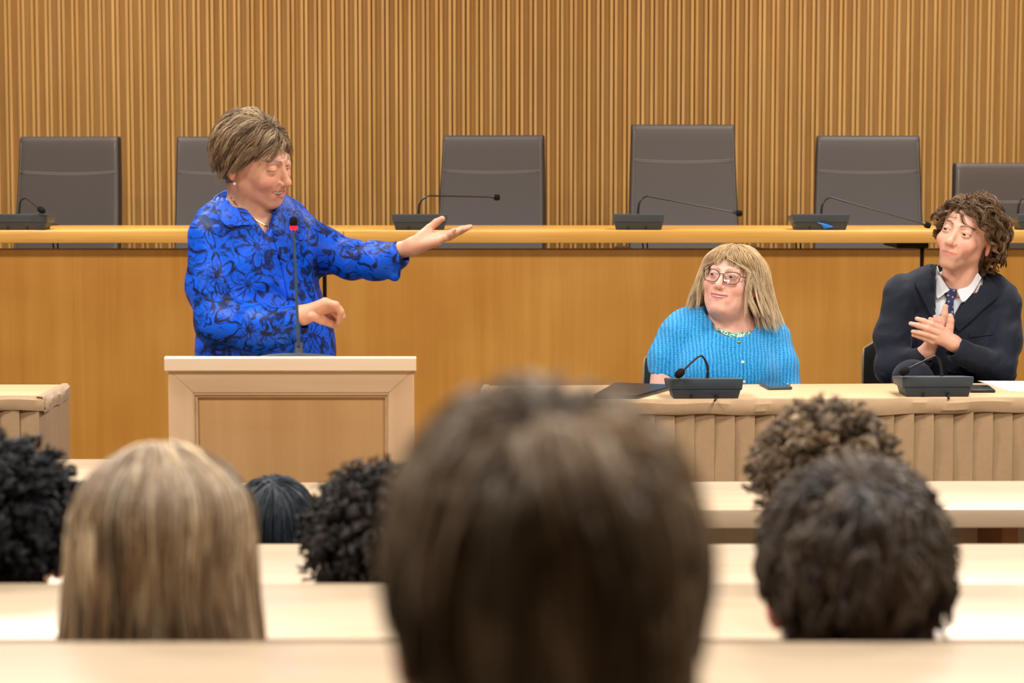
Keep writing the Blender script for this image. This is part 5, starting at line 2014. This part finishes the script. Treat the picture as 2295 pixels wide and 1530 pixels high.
PIN = (plain('pin_white', (226, 222, 226), .3, .5), plain('pin_pale_blue', (196, 206, 226), .3, .5))
man()

# ------------------------------------------------------------------ listeners seen from behind
def listener(label, px, py, Y, s, yaw, pitch, roll, pal, style, shirt_col, floor, skin=(206, 150, 124), N_=3200, rad=.0016, vox=.004, seed=1, ears=True, w=1.0, chair_of='', clen=1.0, wavy=0.0, tip=None):
    c = W(px, py, Y)
    base = np.array([c[0], Y, floor])
    root = thing('person', label, 'person', base)
    Rm = rot(180 + yaw, pitch, roll)
    o = dict(w=w, fw=w, smile=.002, gap=0.0, eye_open=.004, ears=ears, brow=pal[0], nose=1.0)
    hf = head_field(o)
    seat = .34 * .9
    hip = np.array([c[0], Y - .0, floor + seat + .09])
    sz = max(c[2] - .27, hip[2] + .12)                # shoulder height
    nb = np.array([c[0], Y - .025, sz + .02])
    nt = c + Rm @ np.array([0, .02, -.05]) * s
    sh = .185
    ch = np.array([c[0], Y - .02, (sz + hip[2]) / 2])
    hands = [np.array([c[0] + k * .10, Y + .22, hip[2] + .09]) for k in (-1, 1)]
    def arms(P, r0, r1):
        d = None
        for k, hnd in zip((-1, 1), hands):
            e = chain(P, [(c[0] + k * (sh + .005), Y - .02, sz - .03), (c[0] + k * (sh + .05), Y - .0, max(hip[2] + .08, sz - .22)), hnd], [r0, r0 * .85, r1], .02)
            d = e if d is None else np.minimum(d, e)
        return d
    def torso(P, g):
        d = ell(P, ch, (.165 + g, .115 + g, max(.16, (sz - hip[2]) * .8) + g))
        return smin(d, rc(P, (c[0] - sh + .03, Y - .02, sz - .03), (c[0] + sh - .03, Y - .02, sz - .03), .06 + g, .06 + g), .05)
    def head_neck(P):
        d = hf(((P - A_(c)) @ A_(Rm)) / np.float32(s)) * np.float32(s)
        d = smin(d, rc(P, nt, nb, .052, .058), .03)
        return smin(d, torso(P, -.012), .05)
    def coarse(P):
        d = smin(torso(P, -.012), arms(P, .042, .026), .03)
        for k, hnd in zip((-1, 1), hands):
            for q in range(4):
                a = hnd + np.array([(q - 1.5) * .017, .035, 0])
                d = smin(d, rc(P, hnd, a + np.array([0, .05 - abs(q - 1.6) * .008, -.012]), .016, .008), .006)
            d = smin(d, rc(P, hnd, hnd + np.array([-k * .035, .045, .004]), .016, .009), .006)
        return d
    hm = lambda L: ((L[:, 2] > .074) | ((L[:, 1] > -.02) & (L[:, 2] > .02)) | ((L[:, 1] > .035) & (L[:, 2] > -.075))) & (np.abs(L[:, 0]) < .0755 * w)
    lo, hi = bounds([c], .15)
    lo[2] = nb[2] - .06
    dk = tuple(int(v * .8) for v in pal[0])
    V, Fc, cc = skin_mesh_parts([(head_neck, lo, hi, vox, True), (coarse, *bounds([hip, nb, hands[0], hands[1]], .16), .012, False)], skin, Rm, s, c, o, dk, hm)
    body = put('body', mesh_from('body', V - base, Fc, M['skin'], True, cc), root)
    o['body'] = body
    face_parts(root, base, Rm, s, c, o, (math.sin(math.radians(-yaw)), 1, 0))
    mt = shirt_mat('shirt_%d' % seed, shirt_col)
    def top(P):
        d = smin(torso(P, .006), arms(P, .054, .034), .03)
        d = smin(d, rc(P, nb + np.array([0, 0, -.03]), nb + np.array([0, 0, .0]), .075, .066), .03) + waves(P, seed, 45, 4) * .003
        return smax(d, -rc(P, nb + np.array([0, .01, .02]), nb + np.array([0, .01, .14]), .058, .08), .005)
    V, Fc = sdf_surface(top, *bounds([hip, nb, hands[0], hands[1]], .13), .009)
    put('shirt', mesh_from('shirt', V - base, Fc, mt, True), root)
    fl = lambda P: lap_legs(P * A_((1, -1, 1)), hip * np.array([1, -1, 1]), -(Y + .30), floor)
    V, Fc = sdf_surface(fl, (hip[0] - .3, hip[1] - .2, floor + .04), (hip[0] + .3, Y + .42, hip[2] + .16), .014)
    put('trousers', mesh_from('trousers', V - base, Fc, M['trouser'], True), root)
    for k in (-.1, .1):
        V, Fc = shoe_mesh('shoe', hip[0] + k, Y + .27, 180, floor)
        put('shoe', mesh_from('shoe', V - base, Fc, M['shoe'], True), root)
    # hair
    r = np.random.default_rng(seed)
    gw = np.linalg.inv(Rm) @ np.array([0, 0, -1.])
    nape = {'crop': -.075, 'long': -.05, 'curly': -.07, 'sleek': -.07}[style]
    def keep(p):
        x, y, z = p.T
        k = (z > .072) | ((y > -.03) & (z > .02)) | ((y > .03) & (z > nape))
        if style == 'crop':
            k &= (z > .045) | (y > .045)
        return k
    rp, nr = scalp_points(N_, keep, w, seed + 50)
    crown = np.array([0, .055, .112]) if style != 'long' else np.array([.004, .0, .122])
    col = [((0, .018, .036), (.0745 * w, .097, .0865)), ((0, -.030, -.028), (.060, .063, .078)), (tuple(to_head((nt + nb) / 2, Rm, s, c)), (.06, .06, .1))]
    if style == 'long':
        col.append((tuple(to_head(ch + np.array([0, 0, .08]), Rm, s, c)), (.12, .09, .14)))
    def field(P, n0, t):
        d = P - crown
        d[:, 2] *= .4
        d /= np.linalg.norm(d, axis=1)[:, None] + 1e-6
        if style == 'long':
            d = d * np.clip((P[:, 2:] - .0) / .06, .05, 1)
        if style == 'curly':
            return nr * (1.0 - .5 * t) + d * .5 + gw * .3 * t
        if style == 'long':
            sg = np.sign(rp[:, :1] + 1e-5)
            return d * (1 - .8 * t) + gw * (.4 + 1.4 * t) + np.concatenate([sg * (.0 + .85 * max(0, t - .35)), np.zeros((len(P), 2))], 1)
        return d * (1.2 - .6 * t) + gw * (.3 + .7 * t)
    if style == 'crop':
        L0 = np.where(rp[:, 2] > .04, .085, .045) * r.uniform(.8, 1.1, N_)
        lay = .003 + r.random(N_) ** 1.2 * np.clip(.007 + rp[:, 2] * .13, .004, .019)
        S = grow(rp, nr, L0, field, col, lay, 12, .5, .25, .02, seed)
        S, cid = clump(S, 130, .55, seed)
        if wavy:
            S = curl(S, cid, wavy, 1.6, seed, .2)
    elif style == 'sleek':
        L0 = np.full(N_, .10) * r.uniform(.8, 1.1, N_)
        lay = .002 + r.random(N_) * .006
        S = grow(rp, nr, L0, field, col, lay, 12, .45, .15, .012, seed)
        S, cid = clump(S, 150, .3, seed)
    elif style == 'long':
        L0 = np.where(rp[:, 2] > .02, .36, .27) * r.uniform(.9, 1.08, N_)
        lay = .003 + r.random(N_) ** 1.2 * .010
        S = grow(rp, nr, L0, field, col, lay, 18, .55, .3, .015, seed, pull=.14, pz=.0)
        S, cid = clump(S, 150, .5, seed)
        S = curl(S, cid, .004, 1.0, seed, .5)
    else:
        L0 = clen * np.where(rp[:, 2] > .0, .062, .036) * r.uniform(.7, 1.15, N_)
        lay = .003 + r.random(N_) * .024 * clen * np.clip((rp[:, 2] + .08) / .12, .3, 1)
        S = grow(rp, nr, L0, field, col, lay, 16, .6, .9, .05, seed, 0)
        S, cid = clump(S, 420, .75, seed, .6)
        S = curl(S, cid, .0048 * min(1, clen + .2), 2.2, seed, .2)
    C = hair_colors(S, cid, pal, seed, .2, tip)
    hair_object(root, base, Rm, s, c, S, np.full(N_, rad), C)
    ch_ = shell_chair(c[0], Y + .06, floor, math.pi, 'charcoal shell chair under the ' + chair_of, 'charcoal shell chairs of the listeners', .70)
    ch_.scale.y = .8

BROWN = [(158, 134, 106), (134, 110, 86), (178, 154, 126), (110, 90, 68)]
listener('listener with straight brown hair seen from behind, largest head at bottom centre', 1222, 1396, 1.2, 1.0, 0, 4, 0, BROWN, 'crop', (232, 232, 236), .22, N_=5000, rad=.0011, vox=.0032, seed=61, chair_of='listener with the largest head', w=.97)
listener('listener with long dark blonde hair seen from behind, at left', 368, 1236, 2.40, 1.0, 0, 4, 0, [(178, 152, 120), (152, 126, 98), (200, 178, 146), (120, 98, 74)], 'long', (120, 128, 140), .12, N_=4500, rad=.0013, seed=62, ears=False, chair_of='listener with long blonde hair')
listener('listener with dark brown tousled hair seen from behind, lower right head', 1912, 1326, 2.37, 1.07, 0, 4, 0, [(84, 71, 60), (66, 55, 47), (102, 88, 76)], 'crop', (60, 70, 90), .12, skin=(214, 112, 84), N_=4500, rad=.0013, seed=63, wavy=.0055, w=1.04, chair_of='listener with tousled dark hair')
listener('listener with light brown curly hair seen from behind, just beyond the tousled dark head', 1846, 1128, 3.26, 1.0, 0, 4, 0, [(138, 116, 92), (112, 92, 72), (160, 138, 110), (88, 72, 54)], 'curly', (150, 120, 110), 0.0, skin=(224, 164, 146), N_=4500, rad=.0012, seed=64, clen=.75, chair_of='listener with light brown curls')
listener('listener with thick black curls seen from behind, at the left edge', 2, 1234, 3.27, 1.08, 0, 4, 0, [(26, 26, 29), (19, 19, 21), (36, 36, 40)], 'curly', (70, 60, 60), 0.0, N_=4500, rad=.0014, seed=65, w=1.06, clen=.85, chair_of='listener with black curls')
listener('listener with sleek black hair low in the front row, before the lectern', 615, 1206, 4.3, 1.0, 0, 6, 0, [(34, 42, 52), (26, 32, 40), (50, 60, 72)], 'sleek', (90, 84, 84), 0.0, N_=3000, rad=.0012, seed=66, chair_of='listener with sleek black hair')
listener('listener with dark wavy hair half hidden left of the largest head', 846, 1266, 3.27, 1.0, 0, 4, 0, [(50, 43, 38), (38, 33, 29), (64, 55, 48)], 'curly', (80, 90, 100), 0.0, N_=3500, rad=.0013, seed=67, clen=.75, chair_of='listener with dark wavy hair')
